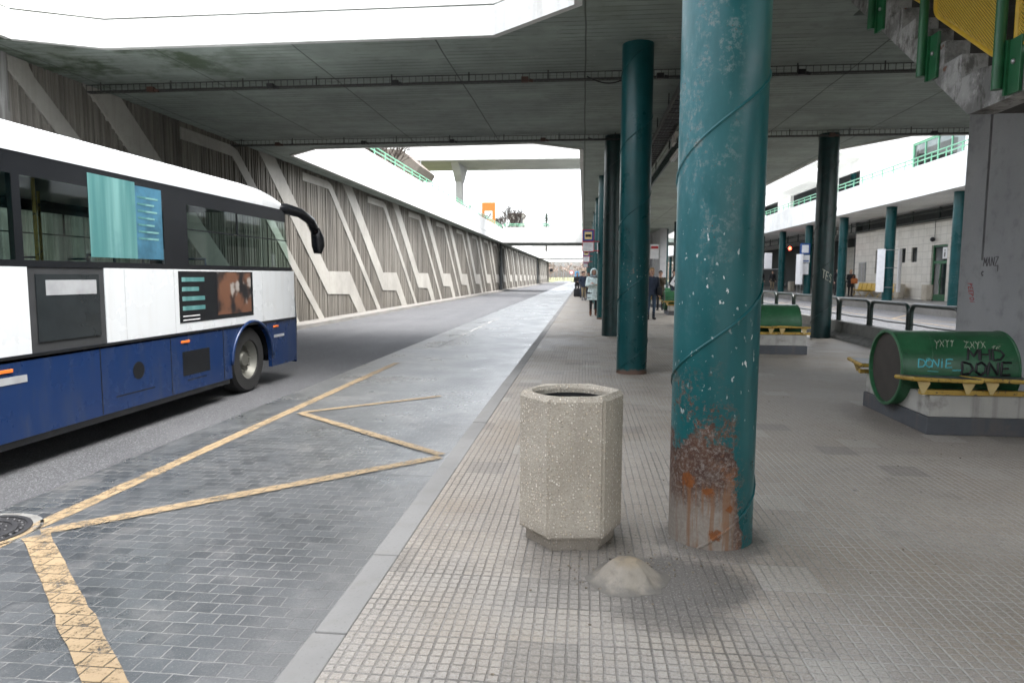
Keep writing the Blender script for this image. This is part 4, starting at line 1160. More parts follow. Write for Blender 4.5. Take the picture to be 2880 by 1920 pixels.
# glazed door in the near side
dr = NB(); box(dr, BX-.03, BX-.008, 5.12, 6.02, .845, 1.56); d_ = obj('door', dr, M['bus_dark'], bus, world=True)
bm = NB(); box(bm, BX-.006, BX+.004, 5.2, 5.94, .93, 1.5); obj('pane', bm, simple('dark_door_glass', (.02, .024, .026), .12), d_)
bm = NB(); box(bm, BX+.004, BX+.007, 5.3, 5.9, 1.32, 1.45); obj('notice', bm, M['grey'], d_)
# roof: rounded, falling to the front
def roof_prof(dz, w=1.):
    xc = (BX+BF)/2; hw = (BX-BF)/2*w; q = [(xc-hw-.0, 2.48), (xc+hw, 2.48)]
    pts = [(xc+hw, 2.48)]
    for i in range(7):
        a = i/6*PI/2; pts.append((xc+hw-.16+.16*math.cos(a), 2.58+(.16-dz*.6)*math.sin(a)-dz*.35))
    pts.append((xc, 2.78-dz))
    pts += [(2*xc-x, z) for x, z in pts[-2::-1]]
    return pts
bm = NB(); rg = []
for y, dz, w in ((YB, 0, 1), (YB+.2, 0, 1.004), (8.9, 0, 1.004), (9.35, .015, 1.003), (9.7, .06, 1.), (9.95, .12, .985), (10.1, .19, .95), (10.16, .24, .9)):
    rg.append([bm.verts.new((x, y, max(z, 2.48-(.0 if y < 9.8 else .03)))) for x, z in roof_prof(dz, w)])
for a, b in zip(rg, rg[1:]):
    for i in range(len(a)-1): bm.faces.new((a[i], a[i+1], b[i+1], b[i]))
    bm.faces.new((a[-1], a[0], b[0], b[-1]))
bm.faces.new(rg[0][::-1]); bm.faces.new(rg[-1])
obj('roof', bm, M['bus_white'], bus, world=True, smooth=True)
bm = NB(); box(bm, -6.6, -5.0, 3.2, 6.4, 2.76, 2.95, bev=.05); obj('roof_unit', bm, M['bus_white'], bus, world=True) if False else bm.free()
# front and rear
xc = (BX+BF)/2
def front_curve(z0, z1, y0, y1, bul, n=12, inset=.02):
    bm = NB(); L = []
    for zz, yy in ((z0, y0), (z1, y1)):
        row = []
        for i in range(n+1):
            u = -1+2*i/n
            row.append(bm.verts.new((xc+(1.25-inset)*math.copysign(abs(u)**.8, u), yy+bul*(1-abs(u)**3.2), zz)))
        L.append(row)
    for i in range(n): bm.faces.new((L[0][i], L[0][i+1], L[1][i+1], L[1][i]))
    r = bmesh.ops.solidify(bm, geom=bm.faces[:], thickness=.02)
    return bm
obj('front_bumper', front_curve(.12, .83, YF+.02, YF+.06, .14), M['bus_blue'], bus, world=True, smooth=True)
obj('front_panel', front_curve(.83, 1.3, YF+.06, YF-.02, .13), M['bus_white'], bus, world=True, smooth=True)
obj('windscreen', front_curve(1.3, 2.5, YF-.02, 9.98, .13), M['bus_glass'], bus, world=True, smooth=True)
for sx in (-1, 1):
    bm = NB(); ball(bm, (xc+sx*.95, YF+.1, .62), (.16, .06, .09)); obj('headlight', bm, M['white'], bus, world=True, smooth=True)
bm = NB(); box(bm, BF, BX, YB-.03, YB, .16, 1.5); box(bm, BF, BX, YB-.03, YB, 2.2, 2.5); obj('rear_panel', bm, M['bus_blue'], bus, world=True)
bm = NB(); box(bm, BF+.1, BX-.1, YB-.02, YB-.01, 1.5, 2.2); obj('rear_window', bm, M['bus_glass'], bus, world=True)
# mirror
for sx in (1, -1):
    bx = xc+sx*1.25
    bm = NB(); tube(bm, [(bx-sx*.12, 9.75, 2.47), (bx-sx*.02, 10.1, 2.51), (bx+sx*.05, 10.45, 2.48), (bx+sx*.1, 10.74, 2.38), (bx+sx*.12, 10.88, 2.22)], .05, 14, rs=[.075, .085, .075, .07, .075]); ma = obj('mirror_arm', bm, M['bus_black'], bus, world=True, smooth='all')
    bm = NB(); tube(bm, [(bx+sx*.12, 10.87, 2.26), (bx+sx*.125, 10.95, 2.12), (bx+sx*.125, 10.97, 1.98), (bx+sx*.12, 10.96, 1.86)], .08, 16, rs=[.07, .1, .1, .06], sq=(1.1, .8)); obj('mirror_head', bm, M['bus_black'], ma, smooth='all')
# wheels
for wy in WY:
    for sx in (1, -1):
        x1 = xc+sx*1.2
        bm = NB(); lathe(bm, [(.27, -.135), (.42, -.13), (.455, -.09), (.455, .09), (.42, .13), (.27, .135), (.26, .05), (.26, -.05)], 40)
        for v in bm.verts: v.co = V(x1-sx*.14+v.co.z*sx, wy+v.co.x, .335+v.co.y)
        ty = obj('wheel', bm, M['tyre'], bus, world=True, smooth=True)
        bm = NB(); lathe(bm, [(0, .07), (.09, .07), (.11, .03), (.2, .02), (.25, .09), (.272, .115), (.272, -.05)], 32)
        for i in range(10): lathe(bm, [(.014, .02), (.014, .06), (0, .062)], 6, c=(.165*math.cos(i*PI/5), .165*math.sin(i*PI/5), 0))
        for v in bm.verts: v.co = V(x1-sx*.14+v.co.z*sx, wy+v.co.x, .335+v.co.y)
        obj('rim', bm, M['rim'], ty, smooth=True)
        bm = NB(); n = 20
        for i in range(n):
            a, b = PI*i/n, PI*(i+1)/n
            f = [bm.verts.new((xx, wy+.57*math.cos(t), .33+.53*math.sin(t))) for t in (a, b) for xx in (x1-.5*sx, x1+.03*sx)]
            bm.faces.new((f[0], f[1], f[3], f[2]))
        obj('wheel_housing', bm, M['bus_black'], bus, world=True)
    bm = NB()
    for i in range(25):
        a = PI*i/24
        bm.verts.new((BX+.012, wy+.575*math.cos(a), .33+.535*math.sin(a)))
    bm.verts.ensure_lookup_table(); pts = [v.co.copy() for v in bm.verts]; bm.clear()
    tube(bm, pts, .022, 8); obj('arch_trim', bm, M['bus_blue'], bus, world=True, smooth='all')
# underbody and interior
bm = NB()
box(bm, BF+.06, BX-.06, YB+.05, 8.2, .24, .36); box(bm, BF+.4, BX-.4, 8.2, 9.55, .3, .37); box(bm, BF+.06, BX-.06, 9.5, YF-.05, .24, .35)
obj('chassis', bm, M['bus_black'], bus, world=True)
for x in (BX-.055, BF+.01):
    bm = NB(); box(bm, x, x+.045, YB+.02, 8.25, .1, .158); obj('sill_trim', bm, M['bus_black'], bus, world=True)
bm = NB(); box(bm, BF+.06, BX-.06, YB+.05, YF-.5, 2.44, 2.47); obj('ceiling', bm, M['bus_dark'], bus, world=True)
bm = NB(); box(bm, -6.4, -5.2, -1.5, -1.4, .4, 2.4); obj('interior_partition', bm, M['bus_dark'], bus, world=True)
for i, yy in enumerate((3.2, 4.2, 5.9, 6.8, 7.7, 8.5)):
    for xx in ((-6.6,) if i in (2,) else (-6.6, -5.0)):
        bm = NB(); box(bm, xx-.22, xx+.22, yy-.2, yy+.25, .85, .97, bev=.03); box(bm, xx-.22, xx+.22, yy-.26, yy-.18, .95, 1.62, bev=.035); tube(bm, [(xx-.15, yy-.22, 1.62), (xx-.15, yy-.22, 1.7), (xx+.15, yy-.22, 1.7), (xx+.15, yy-.22, 1.62)], .014, 6)
        obj('seat', bm, M['bus_seat'], bus, world=True)
bm = NB(); box(bm, -6.1, -5.7, 9.0, 9.08, .4, 2.44); obj('driver_partition', bm, M['bus_dark'], bus, world=True)
for (xx, yy) in ((-5.3, 5.0), (-5.3, 6.1), (-6.2, 7.2)):
    bm = NB(); tube(bm, [(xx, yy, .34), (xx, yy, 2.44)], .017, 8); obj('grab_pole', bm, M['amber'] if False else M['seat_yellow'], bus, world=True)
# decoration
bm = NB(); box(bm, BX+.0015, BX+.004, 5.86, 6.52, 1.66, 2.43); po = obj('window_poster', bm, M['teal_poster'], bus, world=True)
bm = NB(); box(bm, BX+.0015, BX+.004, 6.52, 6.95, 1.66, 2.40); p2 = obj('window_poster', bm, simple('blue_poster', (.04, .12, .18), .35, var=.35, sc=5), bus, world=True)
bm = NB()
for i in range(7): box(bm, BX+.004, BX+.006, 6.55, 6.9-random.uniform(0, .12), 2.28-i*.07, 2.3-i*.07)
obj('printed_lines', bm, M['teal_poster'], p2)
def mat_photo():
    m = Mat('printed_picture', (.2, .1, .06), .4)
    n = m.noise(2.6, 3, .5); n2 = m.noise(3.3, 3, .5, v=m.vadd(m.pos, (4., 1., 7.)))
    c = m.mix(m.ss(n, .42, .56), (.012, .011, .012), (.13, .06, .035)); c = m.mix(m.ss(n2, .56, .66), c, (.28, .26, .24)); m.col(c); return m.m
bm = NB(); box(bm, BX+.002, BX+.004, 7.2, 8.92, .95, 1.54); ad = obj('advert_panel', bm, M['bus_black'], bus, world=True)
bm = NB(); box(bm, BX+.004, BX+.006, 8.0, 8.86, 1.0, 1.53); obj('picture', bm, mat_photo(), ad)
bm = NB()
for i in range(4): box(bm, BX+.004, BX+.006, 7.26, 7.72-(.12 if i == 1 else 0), 1.42-i*.11, 1.47-i*.11)
obj('printed_lines', bm, M['teal_poster'], ad)
bm = NB()
for i in range(2): box(bm, BX+.004, BX+.006, 7.26, 7.6, 1.02-i*.045, 1.03-i*.045)
obj('printed_lines', bm, M['white'], ad)
for (ya, z) in ((4.75, .73), (7.2, .735), (9.5, .745)):
    bm = NB(); box(bm, BX-.002, BX+.012, ya, ya+.16, z-.014, z+.014, bev=.004); obj('side_marker', bm, M['amber'], bus, world=True)
for q in ((5.9, 5.912, .17, .81), (7.0, 7.012, .17, .81), (8.1, 8.112, .17, .81), (6.1, 6.7, .3, .31), (7.3, 7.7, .28, .29)):
    bm = NB(); box(bm, BX-.004, BX+.002, *q); obj('panel_gap', bm, M['bus_black'], bus, world=True)
for q in ((7.12, 7.124, .85, 1.55), (9.2, 9.204, .85, 1.55), (6.3, 6.304, .85, 1.55), (4.3, 4.304, .85, 1.55), (8.3, 8.306, .17, .3)):
    bm = NB(); box(bm, BX-.004, BX+.0015, *q); obj('panel_gap', bm, M['grey'] if q[3] > 1 else M['bus_black'], bus, world=True)
bm = NB()
for i in range(7): box(bm, BX-.004, BX+.004, 7.25, 7.75, .36+i*.035, .378+i*.035)
box(bm, BX-.004, BX+.002, 7.22, 7.78, .34, .62); obj('vent_grille', bm, M['bus_black'], bus, world=True)
bm = NB(); prism(bm, [(6.45+.09*math.cos(i*PI/10), .52+.09*math.sin(i*PI/10)) for i in range(20)], 'x', BX-.003, BX+.003); obj('filler_cap', bm, M['bus_black'], bus, world=True)
for q in ((9.52, 9.86, .58, .62), (4.7, 5.05, .62, .68)):
    bm = NB(); box(bm, BX-.002, BX+.004, *q); obj('badge', bm, M['grey'], bus, world=True)

# ================================================================== RIGHT TERRACE BUILDING
tb = thing('terrace_building', 'white station building with terrace, tiled ground floor and dark concourse across the right road', 'building', (18, 45, .27))
bm = NB(); slabs(bm, [rc(15.4, 30, 19, 178), [(14.3, 17.75), (15.4, 19), (30, 19), (30, 10), (15.4, 9.95)]], 5.27, 5.62); obj('terrace_slab', bm, M['terrace'], tb, world=True)
bm = NB(); box(bm, 15.38, 15.5, 19, 178, 5.24, 5.6); obj('fascia', bm, M['terrace'], tb, world=True)
bm = NB(); box(bm, 15.4, 15.58, 19, 178, 5.63, 6.68); obj('parapet', bm, M['terrace'], tb, world=True)
TX = 18.8
def holed(x0, x1, y0, y1, z0, z1, holes, name, mat, parent):
    """wall slab along Y pierced by rectangular openings"""
    ys = sorted({y0, y1, *[h[0] for h in holes], *[h[1] for h in holes]}); zs = sorted({z0, z1, *[h[2] for h in holes], *[h[3] for h in holes]})
    bm = NB()
    for a, b in zip(ys, ys[1:]):
        for c, d in zip(zs, zs[1:]):
            if any(h[0] <= a and b <= h[1] and h[2] <= c and d <= h[3] for h in holes): continue
            box(bm, x0, x1, a, b, c, d)
    bmesh.ops.remove_doubles(bm, verts=bm.verts, dist=.0005)
    seen = {}
    for f in bm.faces: seen.setdefault(tuple(round(q, 3) for q in f.calc_center_median()), []).append(f)
    bmesh.ops.delete(bm, geom=[f for fs in seen.values() if len(fs) > 1 for f in fs], context='FACES_ONLY')
    return obj(name, bm, mat, parent, world=True)
wins = [(40.85, 41.55, 2.38, 3.22), (42.25, 42.95, 2.38, 3.22), (45.7, 46.4, 1.75, 3.25)]
holed(TX, TX+.25, 29, 49.7, .27, 4.45, wins+[(37.6, 39.25, .27, 3.25)], 'tiled_wall', M['tilewall'], tb)
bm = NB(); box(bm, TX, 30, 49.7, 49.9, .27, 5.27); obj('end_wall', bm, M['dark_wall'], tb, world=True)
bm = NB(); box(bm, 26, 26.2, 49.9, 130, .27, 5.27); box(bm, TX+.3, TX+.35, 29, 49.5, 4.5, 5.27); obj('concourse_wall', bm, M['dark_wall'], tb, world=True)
for a, b, c, d in wins:
    bm = NB(); box(bm, TX+.14, TX+.2, a, b, c, d); box(bm, TX+.08, TX+.14, a, a+.05, c, d); box(bm, TX+.08, TX+.14, b-.05, b, c, d); w = obj('window', bm, M['dark_wall'], tb, world=True)
    bm = NB(); box(bm, TX+.1, TX+.11, a+.05, b-.05, c, d); obj('pane', bm, M['win_glass'], w)
bm = NB()
for a, b, c, d in ((37.6, 37.7, .27, 3.25), (39.15, 39.25, .27, 3.25), (37.7, 39.15, 2.25, 2.4), (37.7, 39.15, 3.15, 3.25), (37.7, 39.15, .27, .6), (38.38, 38.46, .6, 2.25)): box(bm, TX+.1, TX+.18, a, b, c, d)
dd = obj('door', bm, M['rail_green'], tb, world=True)
bm = NB(); box(bm, TX+.13, TX+.14, 37.7, 39.15, .6, 3.15); obj('pane', bm, M['win_glass'], dd)
bm = NB(); box(bm, TX+.11, TX+.12, 37.85, 38.3, 2.5, 3.1); nt = obj('notice', bm, M['white'], dd)
bm = NB(); box(bm, TX+.102, TX+.109, 38.03, 38.13, 2.6, 2.85); ball(bm, (TX+.105, 38.08, 2.94), (.006, .05, .05), 10, 6); obj('figure_symbol', bm, M['ink'], nt)
bm = NB(); tube(bm, [(TX+.09, 38.35+.17*math.cos(a*PI/10), 1.3+.17*math.sin(a*PI/10)) for a in range(21)], .018, 6); obj('handle', bm, M['black'], dd)
# pipes and steel truss between wall head and slab
bm = NB()
for z, x in ((4.62, TX-.05), (5.12, TX-.15), (4.98, TX-.3)): tube(bm, [(x, 29, z), (x, 130, z)], .035, 6)
for i in range(34): tube(bm, [(TX-.05, 29.5+i*3, 4.62), (TX-.05, 29.5+i*3, 5.26)], .05, 6)
obj('pipe_run', bm, M['rail_dark'], tb, world=True)
bm = NB(); box(bm, TX-.02, TX+.27, 29, 49.7, 4.455, 4.55); obj('wall_coping', bm, M['band'], tb, world=True)
bm = NB()
for yy in (33.5, 44.5, 56): box(bm, TX-.3, TX-.18, yy, yy+1.3, 4.42, 4.48)
obj('lamp_housing', bm, M['lamp_white'], tb, world=True)
# upper storey
UX = 18.95
up = holed(UX, UX+.3, 19, 49.9, 5.62, 13.5, [(36.9, 42.6, 6.0, 9.25)], 'upper_wall', M['terrace'], tb)
bm = NB(); box(bm, UX+.02, UX+.3, 36.9, 42.6, 6.0, 6.06)
box(bm, UX+.1, UX+.2, 36.9, 37.0, 6.06, 9.25); box(bm, UX+.1, UX+.2, 42.5, 42.6, 6.06, 9.25); box(bm, UX+.1, UX+.2, 37, 42.5, 9.13, 9.25)
for yy in (38.4, 39.8, 41.2): box(bm, UX+.103, UX+.197, yy-.04, yy+.04, 6.0, 9.2)
box(bm, UX+.106, UX+.194, 36.95, 42.55, 7.1, 7.18)
ww = obj('window', bm, M['rail_light'], tb, world=True)
bm = NB(); box(bm, UX+.14, UX+.15, 37, 42.5, 6.06, 9.13); obj('pane', bm, M['win_glass'], ww)
bm = NB(); box(bm, UX+1.6, UX+1.7, 36, 44, 5.62, 7.9); obj('room_back', bm, M['far_build'], tb, world=True)
holed(UX, UX+.3, 49.9, 120, 5.62, 11.6, [(50, 54.8, 5.62, 9.0), (57.6, 66, 5.62, 9.0), (70, 80, 5.62, 9.0)], 'upper_wall', M['plaster'], tb)
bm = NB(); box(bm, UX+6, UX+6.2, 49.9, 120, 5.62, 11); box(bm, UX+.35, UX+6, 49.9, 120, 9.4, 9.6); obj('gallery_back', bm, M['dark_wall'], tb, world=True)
bm = NB(); prism(bm, [(UX-1.5, 10.2), (UX, 9.7), (UX, 10.6), (UX-1.5, 10.6)], 'y', 50.1, 56.2); prism(bm, [(UX-1.1, 9.2), (UX, 9.05), (UX, 9.9), (UX-1.1, 9.9)], 'y', 57.5, 70); obj('canopy', bm, M['plaster'], tb, world=True)
bm = NB(); box(bm, UX+1.2, UX+1.3, 50.6, 52.9, 7.7, 8.7); sg = obj('shop_sign', bm, M['blue'], tb, world=True)
bm = NB(); box(bm, UX+1.17, UX+1.195, 50.7, 51.5, 7.85, 8.55); obj('sign_face', bm, M['orange'], sg); bm = NB(); box(bm, UX+1.17, UX+1.195, 51.6, 52.8, 7.85, 8.55); obj('sign_face', bm, M['white'], sg)
for k in range(4): column('gallery_column', ['green column in the upper gallery near the shop sign', 'green column in the upper gallery at its right opening end', 'green column standing inside the upper gallery', 'farthest green column inside the upper gallery'][k], UX+1.5, (55.2, 58.6, 62.8, 72)[k], 5.62, 9.4, M['column'], r=.2, grp='upper gallery columns', pitch=0)
# stair inside the concourse
bm = NB(); prism(bm, [(52, 4.0), (60, 0.3), (58.5, .3), (51.4, 3.6)], 'x', 22, 22.3); obj('stair_string', bm, M['plinth'], tb, world=True)
bm = NB(); box(bm, 24, 24.2, 52, 66, 1.2, 4.2); obj('inner_wall', bm, M['tilewall'], tb, world=True)
# far block of flats
fb = thing('apartment_block', 'pale far apartment block beyond the left parapet near the orange sign', 'building', (-16, 190, 5.3))
bm = NB(); box(bm, -21, -17, 190, 196, 5.3, 18.6); obj('wall', bm, M['far_build'], fb, world=True)
bm = NB(); box(bm, 0, .8, 0, .05, 0, 1.4)
scatter('window', bm, M['plinth'], fb, [(-20.6+i*1.25, 189.93, 8+j*2.7) for i in range(3) for j in range(4)])
bm = NB(); box(bm, -21.2, -16.8, 189.8, 196.2, 18.6, 18.9); obj('roof', bm, M['roof'], fb, world=True)

# concourse furniture
b2 = bin_('square grey concrete bin in front of the green door', (18.2, 38.2, .27), 'concrete bins on the far platform')
dup(b2, (18.2, 41.4, .27), label='concrete bin on the far platform right of the yellow seats')
dup(b2, (18.2, 48.6, .27), label='concrete bin on the far platform behind the woman with the orange bag')
dup(b2, (18.2, 62.0, .27), label='concrete bin in the dark concourse beside a far green column')
def seatrow(lab, loc):
    t = thing('seat_row', lab, 'bench', loc, 0, 'yellow seat rows on the far platform')
    for i in range(4):
        bm = NB(); y = -1.05+i*.7
        prism(bm, [(-.28, .42), (.18, .38), (.27, .85), (.23, .86), (.15, .43), (-.28, .46)], 'y', y-.3, y+.3); obj('seat', bm, M['yellow_seat'], t)
    bm = NB(); tube(bm, [(0, -1.4, .36), (0, 1.4, .36)], .03, 6)
    for y in (-1, 1): tube(bm, [(-.25, y, 0), (0, y, .36), (.25, y, 0)], .025, 6)
    obj('frame', bm, M['yellow_seat'], t); return t
s0 = seatrow('yellow plastic seat row left of the column with the white panel', (18.25, 46.6, .27))
dup(s0, (18.25, 42.9, .27), label='yellow plastic seat row right of the column with the white panel')
dup(s0, (18.6, 55.5, .27), label='dark lit yellow seat row inside the concourse entrance')
# white panel round a terrace column
pn = thing('column_screen', 'tall white rounded panel strapped round a green terrace column', 'panel', (16.37, 38.6, .27))
for sx, nm in ((-1, 0), (1, 1)):
    bm = NB(); R_ = .62
    a0, a1 = ((-PI*.93, -PI*.70) if sx < 0 else (-PI*.36, -PI*.06)); n = 8
    pts = [(R_*math.cos(a0+(a1-a0)*i/n), .15+R_*math.sin(a0+(a1-a0)*i/n)) for i in range(n+1)]
    ribbon(bm, pts, .03, .45, 2.75); obj('curved_sheet', bm, M['white'], pn)
bm = NB()
for z in (.7, 1.75, 2.7):
    tube(bm, [(.3*math.cos(a*PI/12), .3*math.sin(a*PI/12), z) for a in range(25)], .015, 5)
    for a in (-.85*PI, -.2*PI): tube(bm, [(.28*math.cos(a), .28*math.sin(a), z), (.6*math.cos(a), .15+.6*math.sin(a), z)], .015, 5)
obj('strap', bm, M['grey'], pn)
# information boxes / lamps there
bx_ = thing('info_board', 'white info box bracketed to a far terrace column under the red light', 'sign', (15.7, 58.6, 2.2))
bm = NB(); box(bm, -.75, -.15, -.06, .06, 0, 1.3, bev=.02); obj('case', bm, M['white'], bx_)
bm = NB(); box(bm, -.85, .9, -.03, .03, -.08, 0); tube(bm, [(.9, 0, -.05), (.9, 0, 1.3)], .03, 6); obj('bracket', bm, M['steel'], bx_)
rl = Mat('red_lamp_glow', (.8, .05, .03)); rl.b.inputs['Emission Color'].default_value = (1, .06, .03, 1); rl.b.inputs['Emission Strength'].default_value = 3
tl = thing('red_light', 'small lit red signal light above the white info box', 'light', (16.8, 58.2, 3.85))
bm = NB(); ball(bm, (0, -.14, 0), (.12, .05, .14), 12, 8); obj('lens', bm, rl.m, tl); bm = NB(); box(bm, -.16, .16, -.12, .06, -.2, .2, bev=.03); obj('housing', bm, M['black'], tl)
sf = thing('stop_sign', 'blue and white stop flag with timetable on a terrace column right of the red light', 'bus stop sign', (16.05, 51.6, 2.0))
bm = NB(); box(bm, -.4, .3, -.03, .03, 1.15, 1.95); f1 = obj('flag', bm, M['blue'], sf); bm = NB(); box(bm, -.28, .2, -.036, -.03, 1.27, 1.83); obj('symbol', bm, M['white'], f1)
bm = NB(); box(bm, -.4, .3, -.03, .03, .55, 1.1); f2 = obj('line_plate', bm, M['white'], sf); bm = NB(); box(bm, -.3, .25, -.036, -.03, .62, .72); obj('printed_lines', bm, M['blue'], f2)
bm = NB(); box(bm, -.35, .25, -.03, .03, -.3, .5); obj('timetable', bm, M['white'], sf)
wp = thing('leaning_board', 'narrow white upright panel leaning beside the terrace column with the stop flag', 'panel', (15.72, 51.8, .27))
bm = NB(); box(bm, -.1, .1, -.5, .5, .7, 2.9, bev=.01); obj('sheet', bm, M['white'], wp); bm = NB(); tube(bm, [(0, -.4, 0), (0, -.4, .7)], .025, 6); tube(bm, [(0, .4, 0), (0, .4, .7)], .025, 6); obj('leg', bm, M['steel'], wp)
pb = thing('notice_board', 'small wall notice board on the tiles behind the woman with the orange bag', 'notice board', (18.78, 48.3, 1.2))
bm = NB(); box(bm, -.05, .018, -.55, .55, 0, 1.3); b_ = obj('frame', bm, M['grey'], pb); bm = NB(); box(bm, -.056, -.05, -.5, -.05, .05, 1.25); box(bm, -.056, -.05, .05, .5, .05, 1.25); obj('poster', bm, M['far_build'], b_)
wl = thing('wall_lamp', 'small dark wall lamp on a rod above the green door', 'light', (18.75, 38.9, 3.55))
bm = NB(); tube(bm, [(0, 0, .1), (0, 0, 1.0)], .015, 5); ball(bm, (-.1, 0, 0), (.13, .12, .13), 10, 8); obj('lamp_head', bm, M['black'], wl)

# ================================================================== BUS STOP FLAGS ON THE KERB ROW
def stopflag():
    t = thing('stop_sign', 'nearest red framed bus stop flag with timetable on the fourth kerb column', 'bus stop sign', (.13, 23.75, 2.35), 0, 'red framed bus stop flags')
    bm = NB()
    for x in (-.19, .19): tube(bm, [(x, 0, 0), (x, 0, .74)], .014, 6)
    for z in (0, .33, .355, .74): tube(bm, [(-.19, 0, z), (.19, 0, z)], .014, 6)
    for z in (.03, .35): tube(bm, [(.19, 0, z), (.38, .06, z)], .016, 6)
    obj('frame', bm, M['red'], t)
    bm = NB(); box(bm, -.18, .18, -.01, .01, .37, .73); f = obj('flag', bm, M['blue'], t)
    bm = NB(); box(bm, -.125, .125, -.015, -.0105, .425, .675); cr = obj('symbol_plate', bm, M['cream'], f)
    bm = NB(); box(bm, -.1, .1, -.019, -.0155, .51, .575); 
    for x in (-.065, .065): lathe(bm, [(.02, 0), (.02, .004)], 12, c=(0, 0, 0)); 
    prism(bm, [(-.1, .575), (-.085, .595), (.085, .595), (.1, .575)], 'y', -.019, -.0155)
    for v in list(bm.verts):
        if abs(v.co.z) < .006 and v.co.length < .03: bm.verts.remove(v)
    for x in (-.06, .06): prism(bm, [(x+.02*math.cos(i*PI/5), .51+.02*math.sin(i*PI/5)) for i in range(10)], 'y', -.021, -.016)
    obj('bus_symbol', bm, M['ink'], cr)
    bm = NB(); box(bm, -.18, .18, -.01, .01, .02, .32); tt = obj('timetable', bm, M['white'], t)
    bm = NB()
    for i in range(6): box(bm, -.14, .14-random.uniform(0, .1), -.013, -.0105, .28-i*.045, .292-i*.045)
    obj('printed_lines', bm, M['grey'], tt)
    return t
f0 = stopflag()
dup(f0, (.12, 23.75+P*2.6, 2.35), label='second red framed bus stop flag behind the nearest one')
dup(f0, (.12, 23.75+P*5.6, 2.3), label='third and smallest red framed bus stop flag in the row')
np_ = thing('timetable_plate', 'white paper notice fixed to a kerb column beside the black green column', 'notice', (.47, 23.9, 2.3))
bm = NB(); box(bm, -.03, .0, -.1, .14, 0, .36); obj('sheet', bm, M['white'], np_)
hs = thing('timetable_sign', 'white hanging timetable with red header in front of the distant grey pier', 'sign', (3.35, 33.2, 2.35))
bm = NB(); box(bm, -.2, .2, -.012, .012, 0, .68); s_ = obj('sheet', bm, M['white'], hs); bm = NB(); box(bm, -.17, .17, -.016, -.012, .48, .6); obj('header', bm, M['red'], s_); bm = NB(); tube(bm, [(0, .02, -2.35), (0, .02, .7)], .025, 8); obj('post', bm, M['steel'], hs)

# ================================================================== STREET LEVEL ABOVE THE WALL
fbz = 10.45
fbr = thing('footbridge', 'high grey concrete footbridge on a slender pier above the left street', 'bridge', (-5, 55, fbz))
bm = NB(); box(bm, -16, 14, 53.2, 58.2, fbz, fbz+.35); obj('deck', bm, M['bridge'], fbr, world=True)
bm = NB(); box(bm, -16, 14, 53.1, 53.3, fbz+.05, fbz+1.75); box(bm, -16, 14, 58.1, 58.3, fbz+.05, fbz+1.75); obj('parapet', bm, M['fascia'], fbr, world=True)
bm = NB(); prism(bm, [(53.6, fbz), (57.9, fbz), (56.3, fbz-1.3), (55.4, fbz-1.3)], 'x', -10.6, -10.0); obj('pier_head', bm, M['bridge'], fbr, world=True)
bm = NB(); box(bm, -10.55, -10.05, 55.4, 56.3, 5.3, fbz-1.3); obj('pier', bm, M['bridge'], fbr, world=True)
ks = thing('kiosk', 'brown roofed kiosk shelter beyond the green handrail at upper left', 'kiosk', (-13.2, 50, 5.3))
bm = NB(); prism(bm, [(-15.5, 9.2), (-11.9, 8.7), (-11.6, 9.2), (-12.9, 10.3), (-15.5, 10.5)], 'y', 47.5, 52.5); obj('roof', bm, M['roof'], ks, world=True)
bm = NB(); box(bm, -15.2, -12.4, 48, 52, 5.3, 9.0); obj('wall', bm, M['plaster'], ks, world=True)
for i, (x, y, l) in enumerate(((-13.9, 50, 'leftmost thin mast above the kiosk roof'), (-13.1, 50.5, 'middle thin mast above the kiosk roof'), (-12.4, 51, 'right thin mast above the kiosk roof'))):
    t = thing('mast', l, 'pole', (x, y, 5.3), 0, 'thin masts by the kiosk')
    bm = NB(); tube(bm, [(0, 0, 0), (0, 0, 8)], .035, 8, rs=[.05, .03]); obj('pole', bm, M['steel'], t)
os_ = thing('totem_sign', 'orange totem sign with white square beyond the left handrail', 'sign', (-11.3, 80, 6.2))
bm = NB(); box(bm, -.8, .8, -.12, .12, -.9, 3.9, bev=.04); o_ = obj('panel', bm, M['orange'], os_)
bm = NB(); box(bm, -.45, .45, -.14, -.121, 2.0, 2.9); obj('white_square', bm, M['white'], o_)
bm = NB(); 
for i in range(5): box(bm, -.62+i*.26, -.44+i*.26, -.14, -.121, 1.35, 1.55)
obj('lettering', bm, M['ink'], o_); bm = NB(); box(bm, -.84, .84, -.1, .1, 3.9, 4.1); obj('cap', bm, M['white'], os_)

